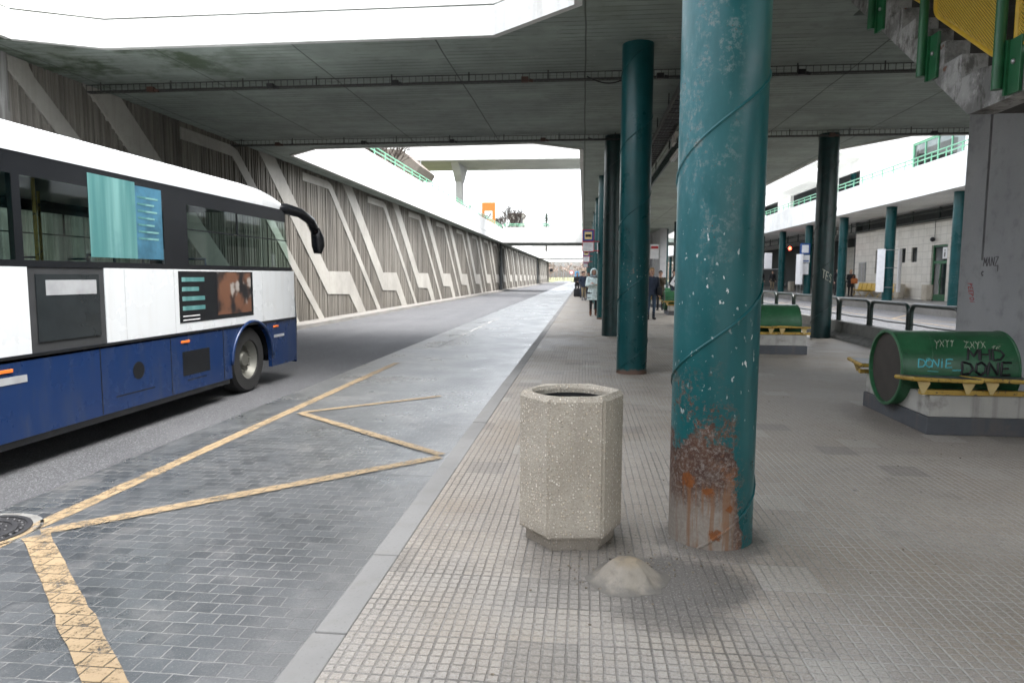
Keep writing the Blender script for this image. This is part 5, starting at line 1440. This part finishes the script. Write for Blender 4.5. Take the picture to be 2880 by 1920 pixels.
def branchy(bm, p, d, L, r, depth, rnd, spread=.55, kids=3):
    q = p + d*L
    m = p.lerp(q, .5) + V(rnd.uniform(-1, 1), rnd.uniform(-1, 1), 0)*L*.05
    tube(bm, [p, m, q], r, 4 if depth < 2 else 5, rs=[r, r*.85, r*.65], cap=False)
    if depth == 0: return
    for i in range(kids):
        a = rnd.uniform(0, 2*PI); u, v = frame(d)
        nd = (d + (u*math.cos(a)+v*math.sin(a))*rnd.uniform(spread*.5, spread*1.3) + V(0, 0, .12)).normalized()
        branchy(bm, p.lerp(q, rnd.uniform(.55, 1)), nd, L*rnd.uniform(.55, .82), r*.66, depth-1, rnd, spread, kids)
def bare_tree(lab, loc, h, seed, depth=4, grp='bare shrubs on the left street', spread=.5):
    rnd = random.Random(seed); t = thing('bare_tree', lab, 'tree', loc, 0, grp)
    bm = NB(); tube(bm, [(0, 0, -.3), (.03, 0, h*.18)], .05*h/3, 6); obj('trunk', bm, M['twig'], t)
    bm = NB()
    for i in range(4):
        a = i*PI/2+rnd.uniform(-.4, .4); branchy(bm, V(.03, 0, h*.17), V(math.cos(a)*.4, math.sin(a)*.4, 1).normalized(), h*.3, .045*h/3, depth, rnd, spread)
    obj('crown', bm, M['twig'], t); return t
bare_tree('bare shrub rising behind the handrail beside the orange sign', (-10.1, 84, 5.3), 4.6, 1, 4)
bare_tree('wide bare tree behind the orange sign', (-9.6, 90, 5.3), 6.2, 2, 5)
bare_tree('low bare bush right of the orange sign', (-8.9, 96, 5.3), 4.2, 3, 4)
bare_tree('tall bare tree at upper left in front of the kiosk', (-11.6, 38, 5.3), 5.2, 4, 4)
bare_tree('bare bush at upper left beside the handrail', (-10.8, 33, 5.3), 4.2, 5, 4)
bare_tree('bare bush between the kiosk and the footbridge pier', (-10.9, 61, 5.3), 3.2, 6, 4)
bare_tree('thin bare bush under the footbridge pier', (-10.2, 66, 5.3), 3.0, 8, 4)
# conifer beyond the bridge
ft = thing('fir_tree', 'small dark fir tree showing above the cross bridge parapet', 'tree', (-4.9, 88, 5.3))
bm = NB(); tube(bm, [(0, 0, -.5), (0, 0, 3.2)], .06, 6); obj('trunk', bm, M['twig'], ft)
bm = NB(); rnd = random.Random(9)
for i in range(900):
    f = rnd.random()**.7; z = 3.3-f*2.7; tier = (z*1.35) % 1; R_ = .12+f*1.1*(1-.65*tier)
    a = rnd.uniform(0, 2*PI); r_ = R_*rnd.uniform(.3, 1); p = V(r_*math.cos(a), r_*math.sin(a), z-.1*r_); e = V(math.cos(a), math.sin(a), -.35)*.18; s_ = V(-math.sin(a), math.cos(a), 0)*.05
    bm.faces.new([bm.verts.new(q) for q in (p-s_, p+e, p+s_)])
obj('crown', bm, M['fir'], ft); ft.scale = (1.5, 1.5, 1.32)
bs = thing('direction_sign', 'blue and white direction sign peeping out from behind the deck edge', 'sign', (-.55, 96, 5.3))
bm = NB(); box(bm, -.9, 1.2, -.05, .05, 2.6, 2.8); box(bm, -.4, 1.2, -.05, .05, .9, 2.5); s_ = obj('panel', bm, M['white'], bs); bm = NB(); box(bm, -.9, 1.2, -.06, -.051, 2.62, 2.78); box(bm, -.35, 1.1, -.06, -.051, 1.9, 2.3); ball(bm, (.1, -.055, 1.2), (.25, .01, .22), 12, 6); obj('symbols', bm, M['blue'], s_); bm = NB(); tube(bm, [(.5, 0.06, -.2), (.5, .06, 2.6)], .05, 6); obj('post', bm, M['steel'], bs)

# ================================================================== FAR END
bm = NB(); 
rnd = random.Random(21)
def far_wood():
    bm = NB()
    for i in range(170):
        x = rnd.uniform(-45, 60); y = rnd.uniform(262, 330); h = rnd.uniform(6, 11); w = h*.33
        tube(bm, [(x, y, -.2), (x, y, h*.5)], .16, 4, cap=False)
        for k in range(46):
            a = rnd.uniform(0, 2*PI); e = rnd.uniform(-.6, 1.2); r_ = rnd.random()**.5
            p = V(x+w*r_*math.cos(a)*math.cos(e*.8), y+w*r_*math.sin(a), h*.6+h*.36*r_*math.sin(e)); s_ = rnd.uniform(.3, .8)
            d1 = V(rnd.uniform(-1, 1), rnd.uniform(-1, 1), rnd.uniform(-1, 1))*s_; d2 = V(rnd.uniform(-1, 1), rnd.uniform(-1, 1), rnd.uniform(0, 1.4))*s_
            bm.faces.new([bm.verts.new(q) for q in (p, p+d1, p+d2)])
    return bm
o = obj('distant_wood', far_wood(), M['far_tree']); tag(o, 'brown leafless wood, paled in colour for haze, closing the far end of the road', 'trees', kind='stuff')
bm = NB(); box(bm, -3.3, 40, 181, 400, -.4, -.02); struct('grass_verge', bm, M['grass'])
t = thing('road_sign', 'small blue traffic sign on the far verge', 'sign', (-1.55, 150, ZR)); bm = NB(); tube(bm, [(0, 0, 0), (0, 0, 2.6)], .05, 6); obj('post', bm, M['steel'], t); bm = NB(); box(bm, -.45, .45, -.06, -.03, 1.3, 2.7); obj('plate', bm, simple('light_blue_sign', (.12, .35, .6)), t)
t = thing('road_sign', 'round white and red traffic sign on the far verge left of the blue sign', 'sign', (-3.4, 186, 0)); bm = NB(); tube(bm, [(0, 0, 0), (0, 0, 3)], .05, 6); obj('post', bm, M['steel'], t)
bm = NB(); prism(bm, [(.55*math.cos(i*PI/12), 2.5+.55*math.sin(i*PI/12)) for i in range(24)], 'y', -.09, -.06); p_ = obj('plate', bm, M['red'], t); bm = NB(); prism(bm, [(.38*math.cos(i*PI/12), 2.5+.38*math.sin(i*PI/12)) for i in range(24)], 'y', -.1, -.092); obj('face', bm, M['white'], p_)
t = thing('street_lamp', 'tall thin pole standing at the far left end of the road', 'lamp', (-5.6, 184, 0)); bm = NB(); tube(bm, [(0, 0, 0), (0, 0, 7), (.6, 0, 7.4), (1.4, 0, 7.5)], .08, 6); obj('pole', bm, M['steel'], t); bm = NB(); box(bm, 1.2, 1.9, -.12, .12, 7.42, 7.55, bev=.03); obj('lamp_head', bm, M['grey'], t)
t = thing('signal_box', 'small black signal hanging at the far end of the retaining wall', 'sign', (-8.6, 170, 2.6)); bm = NB(); box(bm, 0, .9, -.1, .1, 0, .8, bev=.05); obj('housing', bm, M['black'], t); bm = NB(); tube(bm, [(.4, 0, .8), (.4, 0, 2.35)], .05, 6); obj('rod', bm, M['steel'], t)
# ================================================================== PEOPLE
def tagged_tube(bm, tags, p0, p1, r0, r1, tg, n=12, steps=4):
    p0, p1 = Vector(p0), Vector(p1)
    k = len(bm.verts)
    pts = [p0.lerp(p1, i/steps) for i in range(steps+1)]
    tube(bm, pts, r0, n, rs=[r0+(r1-r0)*i/steps for i in range(steps+1)])
    bm.verts.ensure_lookup_table(); 
    for v in bm.verts[k:]: tags.append((v.co.copy(), tg))
    for p, r in ((p0, r0), (p1, r1)): tagged_ball(bm, tags, p, (r, r, r), tg, 10, 8)
def tagged_ball(bm, tags, c, r, tg, seg=14, rings=10, R=None):
    k = len(bm.verts)
    ball(bm, Vector(c), r, seg, rings, M=R)
    bm.verts.ensure_lookup_table()
    for v in bm.verts[k:]: tags.append((v.co.copy(), tg))
def loft(bm, tags, rings, tg, n=20):
    """rings: (cx, cy, z, rx, ry)"""
    k = len(bm.verts); R = []
    for cx, cy, z, rx, ry in rings: R.append([bm.verts.new((cx+rx*math.cos(2*PI*j/n), cy+ry*math.sin(2*PI*j/n), z)) for j in range(n)])
    for a, b in zip(R, R[1:]):
        for j in range(n): bm.faces.new((a[j], a[(j+1) % n], b[(j+1) % n], b[j]))
    bm.faces.new(R[0][::-1]); bm.faces.new(R[-1])
    bm.verts.ensure_lookup_table()
    for v in bm.verts[k:]: tags.append((v.co.copy(), tg))
def hand(bm, tags, w, d, side, curl=.5, s=1.):
    """palm, four curled fingers of unequal length and a thumb at the palm's side"""
    w = Vector(w); d = Vector(d).normalized(); u = Vector((0, -1, 0)); u = (u-d*u.dot(d)); u = u.normalized() if u.length > .1 else frame(d)[0]
    v = d.cross(u)
    pc = w + d*.045*s
    tagged_tube(bm, tags, w, w+d*.085*s, .026*s, .034*s, 'skin', 10, 3)
    for i, L in enumerate((.072, .08, .075, .06)):
        b = w + d*.085*s + u*(.027-.018*i)*s; m = b + d*L*.5*s - v*side*curl*.02; e = m + d*L*.42*s - v*side*curl*.045
        tagged_tube(bm, tags, b, m, .0105*s, .0095*s, 'skin', 8, 2); tagged_tube(bm, tags, m, e, .0095*s, .008*s, 'skin', 8, 2)
    b = w + d*.03*s + u*.028*s; m = b + (d*.6+u*.8)*.04*s; e = m + (d*.95+u*.2)*.035*s - v*side*curl*.02
    tagged_tube(bm, tags, b, m, .013*s, .011*s, 'skin', 8, 2); tagged_tube(bm, tags, m, e, .011*s, .009*s, 'skin', 8, 2)

def person(lab, loc, rz, h, top='navy_cloth', legs='black_cloth', shoes='black_cloth', hem=.82, puff=1., hair='dark_hair', hood=None, arms='down', vox=.016, long_hair=False, legpose=((0, 0), (0, 0)), lean=0., head_turn=0., skirt=None, group='people waiting at the station'):
    t = thing('person', lab, 'person', loc, rz, group)
    k = h/1.75; bm = NB(); tags = []
    # legs and feet
    for s, (fy, fx) in ((-1, legpose[0]), (1, legpose[1])):
        hip = (s*.09, 0, .92); kn = (s*(.1+fx*.5), -.02-fy*.5, .5); an = (s*(.1+fx), .03-fy, .09)
        tagged_tube(bm, tags, hip, kn, .088, .06, legs); tagged_tube(bm, tags, kn, an, .06, .045, legs)
        tagged_tube(bm, tags, (an[0], an[1], .17), (an[0], an[1], .07), .05, .052, shoes)
        tagged_tube(bm, tags, (an[0], an[1]+.03, .045), (an[0]+s*.02, an[1]-.16, .036), .044, .036, shoes)
    # trunk and coat
    p = puff
    body = [(0, 0, .86, .155*p, .115*p), (0, 0, .95, .17*p, .125*p), (0, -.005, 1.08, .15*p, .11*p), (0, -.01, 1.25, .17*p, .12*p), (0, -.005, 1.38, .185*p, .115*p), (0, .005, 1.45, .14*p, .09), (0, .01, 1.49, .07, .065)]
    loft(bm, tags, [(a, b-lean*(z-.9), z, c, d) for a, b, z, c, d in body], top)
    if hem < .86:
        loft(bm, tags, [(0, 0, hem, .19*p+.02*(p-1), .15*p), (0, 0, (hem+.95)/2, .185*p, .145*p), (0, 0, .97, .172*p, .13*p)], skirt or top)
    hy = -lean*.75
    tagged_tube(bm, tags, (0, .005+hy*.9, 1.45), (0, -.01+hy, 1.56), .055, .05, 'skin')
    # arms
    for s in (-1, 1):
        sh = V(s*.185*(1+.3*(p-1)), hy*.7, 1.41)
        ar = arms if isinstance(arms, str) else arms[0 if s < 0 else 1]
        if ar == 'crossed': el = V(s*.27, -.1+hy*.5, 1.16); wr = V(-s*.02, -.25-.02*s, 1.2+.03*s)
        elif ar == 'front': el = V(s*.25, -.03+hy*.5, 1.13); wr = V(s*.07, -.25, 1.1)
        elif ar == 'face': el = V(s*.2, -.19+hy, 1.2); wr = V(s*.05, -.2+hy, 1.44)
        elif ar == 'pocket': el = V(s*.27, .06, 1.14); wr = V(s*.2, -.1, .98)
        elif ar == 'paper': el = V(s*.25, -.06, 1.14); wr = V(s*.2, -.28, 1.26)
        else: el = V(s*.235, .02+hy*.4, 1.14); wr = V(s*.245, -.05, .9)
        tagged_tube(bm, tags, sh, el, .062*p, .05*p, top); tagged_tube(bm, tags, el, wr, .05*p, .037*p, top)
        if ar == 'pocket': continue
        if ar == 'crossed' : d = V(-s, -.1, .1)
        elif ar == 'face': d = V(-s*.2, .1, 1)
        else: d = (wr-el)
        if ar == 'crossed': tagged_ball(bm, tags, wr, (.045, .045, .045), top)
        hand(bm, tags, wr, d, s, .8)
    # head with face
    hc = V(0, -.02+hy, 1.64); Rz = Matrix.Rotation(head_turn, 4, 'Z')
    def H(x, y, z): return hc + (Rz @ V(x, y, z))
    tagged_ball(bm, tags, hc, (.075, .092, .112), 'skin', 20, 14, Rz)
    tagged_ball(bm, tags, H(0, -.03, -.055), (.052, .06, .055), 'skin', 14, 10)
    tagged_tube(bm, tags, H(0, -.088, .012), H(0, -.104, -.02), .01, .015, 'skin', 8, 2)
    for s in (-1, 1):
        tagged_ball(bm, tags, H(s*.03, -.083, .008), (.014, .01, .009), 'eye', 8, 6)
        tagged_tube(bm, tags, H(s*.015, -.09, .026), H(s*.046, -.08, .026), .006, .006, hair, 6, 2)
        tagged_ball(bm, tags, H(s*.078, .005, -.005), (.013, .024, .034), 'skin', 8, 6)
    tagged_tube(bm, tags, H(-.02, -.086, -.052), H(.02, -.086, -.052), .008, .008, 'lip', 6, 2)
    for v in bm.verts: v.co *= k
    kd = kdtree.KDTree(len(tags))
    for i, (c, tg) in enumerate(tags): kd.insert(c*k, i)
    kd.balance()
    o = obj('body', bm, [], t)
    md = o.modifiers.new('r', 'REMESH'); md.mode = 'VOXEL'; md.voxel_size = vox; md.use_smooth_shade = True
    sm = o.modifiers.new('s', 'SMOOTH'); sm.factor = .5; sm.iterations = 2
    dg = bpy.context.evaluated_depsgraph_get(); dg.update()
    me = bpy.data.meshes.new_from_object(o.evaluated_get(dg)); o.modifiers.clear(); old = o.data; o.data = me; bpy.data.meshes.remove(old); me.name = 'body'
    names = []
    def slot(tg):
        mt = {'eye': M['ink'], 'lip': LIP}.get(tg) or C[tg]
        if tg not in names: names.append(tg); me.materials.append(mt)
        return names.index(tg)
    me.materials.clear()
    idx = [slot(tags[kd.find(pl.center)[1]][1]) for pl in me.polygons]
    me.polygons.foreach_set('material_index', idx); me.polygons.foreach_set('use_smooth', [True]*len(idx)); me.update()
    # hair or hood
    bm = NB(); big = hood is not None
    r = V(.118, .135, .148)*k if big else V(.084, .102, .122)*k
    c0 = (hc + Rz @ V(0, .022 if not big else .015, .014 if not big else -.01))*k
    vs = bmesh.ops.create_uvsphere(bm, u_segments=28, v_segments=18, radius=1)['verts']
    kill = []
    for v in bm.verts:
        x, y, z = v.co
        if big: cut = y < -.45 and abs(x) < .62 and -.75 < z < .55
        else: cut = y < -.25 and z < .42 - .25*abs(x)
        if not big and not long_hair and z < -.35: cut = True
        if not big and abs(x) > .75 and y < .1 and z < .25: cut = True
        if cut: kill.append(v)
    bmesh.ops.delete(bm, geom=kill, context='VERTS')
    for v in bm.verts:
        q = v.co.copy()
        if long_hair and q.z < 0: q.z *= 1.9; q.y += .15
        n_ = 1+.05*mn.noise(q*4)
        v.co = c0 + Rz @ V(q.x*r.x*n_, q.y*r.y*n_, q.z*r.z*n_)
    bmesh.ops.solidify(bm, geom=bm.faces[:], thickness=-.012*k if not big else -.022*k)
    obj('hood' if big else 'hair', bm, C[hood or hair], t, smooth='all')
    return t
LIP = simple('lips', (.32, .12, .1), .5)
w0 = person('woman in pale mint hooded parka, arms folded, waiting by the kerb columns', (.37, 25.95, 0), .12, 1.76, 'pale_parka', 'black_cloth', 'brown_leather', hem=.6, puff=1.28, hood='pale_parka', hair='dark_hair', arms='crossed', vox=.0105)
bm = NB(); tube(bm, [(.1*math.cos(a*PI/8), -.02+.1*math.sin(a*PI/8), 1.5+.015*math.sin(a*2)) for a in range(17)], .042, 8); obj('scarf', bm, C['scarf_cloth'], w0, smooth='all')
person('man in navy jacket and khaki trousers left of the pale parka', (-.02, 42.3, 0), .5, 1.78, 'navy_cloth', 'khaki_cloth', 'grey_cloth', arms=('pocket', 'down'), legpose=((.12, .02), (-.08, .05)), puff=1.12, vox=.016)
person('leftmost man at the kerb, in black, with a dark bag before him', (-.5, 50.5, 0), .3, 1.76, 'black_cloth', 'black_cloth', 'black_cloth', arms='front', vox=.018)
bg = thing('travel_bag', 'black travel bag on the ground in front of the leftmost waiting man', 'bag', (-.42, 49.9, 0)); bm = NB(); box(bm, -.32, .32, -.17, .17, 0, .62, bev=.09); obj('bag_body', bm, C['black_cloth'], bg, smooth=True); bm = NB(); tube(bm, [(-.15, 0, .6), (-.12, 0, .78), (.12, 0, .78), (.15, 0, .6)], .016, 6); obj('handle', bm, C['grey_cloth'], bg)
person('dark coated person behind the man in khaki trousers at the kerb', (.3, 44.6, 0), -.5, 1.74, 'black_cloth', 'navy_cloth', 'black_cloth', hem=.6, arms='front', vox=.018, long_hair=True)
person('dark capped person farthest back in the group at the kerb', (-.1, 47.2, 0), .1, 1.82, 'black_cloth', 'navy_cloth', 'black_cloth', arms='pocket', vox=.018)
person('woman with fair hair in a dark navy jacket and jeans beside the second green column', (2.36, 24.1, 0), .15, 1.78, 'navy_cloth', 'jeans', 'black_cloth', hem=.84, puff=1.12, hair='blond_hair', long_hair=True, arms=('pocket', 'down'), vox=.012)
sb = thing('shoulder_bag', 'black shoulder bag hanging at the fair haired woman\'s hip', 'bag', (2.62, 24.0, .85)); bm = NB(); box(bm, -.07, .09, -.16, .16, 0, .3, bev=.05); obj('bag_body', bm, C['black_cloth'], sb, smooth=True); bm = NB(); tube(bm, [(0, -.1, .28), (-.06, -.03, .6), (0, .1, .28)], .012, 6); obj('strap', bm, C['black_cloth'], sb)
person('man in a brown coat with his hands raised to his face behind the far benches', (3.38, 30.6, 0), -.2, 1.74, 'brown_coat', 'black_cloth', 'black_cloth', hem=.7, puff=1.15, arms='face', vox=.014)
pm = person('short haired man in black holding a white sheet behind the far benches', (3.86, 29.6, 0), .5, 1.78, 'black_cloth', 'jeans', 'black_cloth', arms='paper', vox=.014)
ps = thing('paper_sheet', 'tilted white sheet with a dark picture held by the short haired man', 'paper', (3.86, 29.22, 1.3)); bm = NB(); Rm = Matrix.Rotation(.5, 4, 'Y')
bm = NB(); box(bm, -.16, .16, -.004, .004, -.22, .22); bm.transform(Rm); q_ = obj('sheet', bm, M['white'], ps); bm = NB(); box(bm, -.07, .08, -.008, -.005, -.05, .12); bm.transform(Rm); obj('picture', bm, M['ink'], q_)
person('red haired person in a long dark coat walking beside the distant open ended bench', (3.62, 27.0-1.2, 0), 2.6, 1.68, 'black_cloth', 'grey_cloth', 'black_cloth', hem=.5, puff=1.12, hair='red_hair', long_hair=True, arms='front', legpose=((.15, 0), (-.15, 0)), vox=.014)
person('woman in a dark coat holding an orange bag on the far right platform', (17.05, 45.6, .27), .1, 1.7, 'black_cloth', 'black_cloth', 'black_cloth', hem=.62, skirt='black_cloth', puff=1.2, hair='blond_hair', arms='front', vox=.016, long_hair=True)
ob = thing('handbag', 'orange handbag held in front by the woman on the far platform', 'bag', (17.15, 45.28, 1.1)); bm = NB(); box(bm, -.2, .2, -.08, .08, 0, .34, bev=.06); obj('bag_body', bm, C['orange_leather'], ob, smooth=True); bm = NB(); tube(bm, [(-.1, 0, .32), (-.07, 0, .5), (.07, 0, .5), (.1, 0, .32)], .014, 6); obj('strap', bm, C['orange_leather'], ob)
person('dark figure standing in the concourse shade left of the woman with the orange bag', (17.0, 47.8, .27), .3, 1.8, 'black_cloth', 'black_cloth', 'black_cloth', vox=.02)
person('man in an open dark jacket in the far concourse shade', (16.7, 62.5, .27), 0, 1.78, 'black_cloth', 'khaki_cloth', 'black_cloth', vox=.02)
person('dark figure at the left edge of the far concourse', (16.0, 63.5, .27), .2, 1.78, 'black_cloth', 'black_cloth', 'black_cloth', vox=.02)
person('person in grey leaning on the terrace handrail under the shop sign', (16.2, 49.5, 5.62), .6, 1.76, 'grey_cloth', 'black_cloth', 'black_cloth', vox=.018)
person('person in white standing at the far left end of the terrace handrail', (16.1, 64, 5.62), .4, 1.74, 'white_cloth', 'black_cloth', 'black_cloth', vox=.018, hair='blond_hair')

# ================================================================== LITTER
rnd = random.Random(31); bm = NB()
for i in range(260):
    if i < 130: a = rnd.uniform(0, 2*PI); r_ = rnd.uniform(.0, .5); x, y = .35+r_*math.cos(a), 3.45+r_*math.sin(a)*.9
    else: x, y = rnd.uniform(-.9, 4), rnd.uniform(2.2, 9)
    s = rnd.uniform(.0025, .007)
    ball(bm, (x, y, s*.5), (s*rnd.uniform(.7, 1.6), s, s*.7), 6, 4)
o = obj('grit', bm, simple('grit_mix', (.2, .17, .13), .9, var=.6, sc=60)); tag(o, 'scattered grit and crumbs on the platform tiles', 'grit', kind='stuff')

# ================================================================== CAMERA, LIGHT
cam = bpy.data.cameras.new('camera'); co = bpy.data.objects.new('camera', cam); COL.objects.link(co)
F, roll = 1550., .004
yaw = math.atan2(164, 1550); pitch = math.atan2(151*math.cos(yaw), 1550)
f = V(-math.sin(yaw)*math.cos(pitch), math.cos(yaw)*math.cos(pitch), -math.sin(pitch)); r = V(math.cos(yaw), math.sin(yaw), 0); u = r.cross(f)
r2 = r*math.cos(roll)+u*math.sin(roll); u2 = u*math.cos(roll)-r*math.sin(roll)
co.matrix_world = Matrix(((r2.x, u2.x, -f.x, 0), (r2.y, u2.y, -f.y, 0), (r2.z, u2.z, -f.z, 1.5), (0, 0, 0, 1)))
cam.sensor_width = 36; cam.lens = F/2352*36; cam.clip_start = .05; cam.clip_end = 2000
cam.dof.use_dof = True; cam.dof.focus_distance = 4.3; cam.dof.aperture_fstop = 4.0
S.camera = co

w = bpy.data.worlds.new('World'); S.world = w; w.use_nodes = True
nt = w.node_tree; bg = nt.nodes['Background']
sky = nt.nodes.new('ShaderNodeTexSky'); sky.sky_type = 'NISHITA'; sky.sun_disc = False
EL, AZ = math.radians(68), math.radians(105)       # veiled sun to the right, a little behind
sky.sun_elevation = EL; sky.sun_rotation = AZ; sky.dust_density = 4; sky.air_density = 1.0; sky.ozone_density = 1
hs_ = nt.nodes.new('ShaderNodeHueSaturation'); hs_.inputs['Saturation'].default_value = .28
nt.links.new(sky.outputs[0], hs_.inputs['Color']); nt.links.new(hs_.outputs[0], bg.inputs['Color']); bg.inputs['Strength'].default_value = .14
sl = bpy.data.lights.new('sun', 'SUN'); so = bpy.data.objects.new('sun', sl); COL.objects.link(so)
sl.energy = .5; sl.angle = math.radians(60); sl.color = (1, .97, .93)
d = V(math.sin(AZ)*math.cos(EL), math.cos(AZ)*math.cos(EL), math.sin(EL))
so.rotation_euler = (-d).to_track_quat('-Z', 'Y').to_euler(); so.location = (0, 0, 30)
S.view_settings.view_transform = 'Standard'; S.view_settings.look = 'None'; S.view_settings.gamma = 1; S.view_settings.exposure = 2.75
S.cycles.max_bounces = 8; S.cycles.diffuse_bounces = 5; S.cycles.transparent_max_bounces = 24; S.cycles.caustics_reflective = False; S.cycles.caustics_refractive = False
S.cycles.sample_clamp_indirect = 6
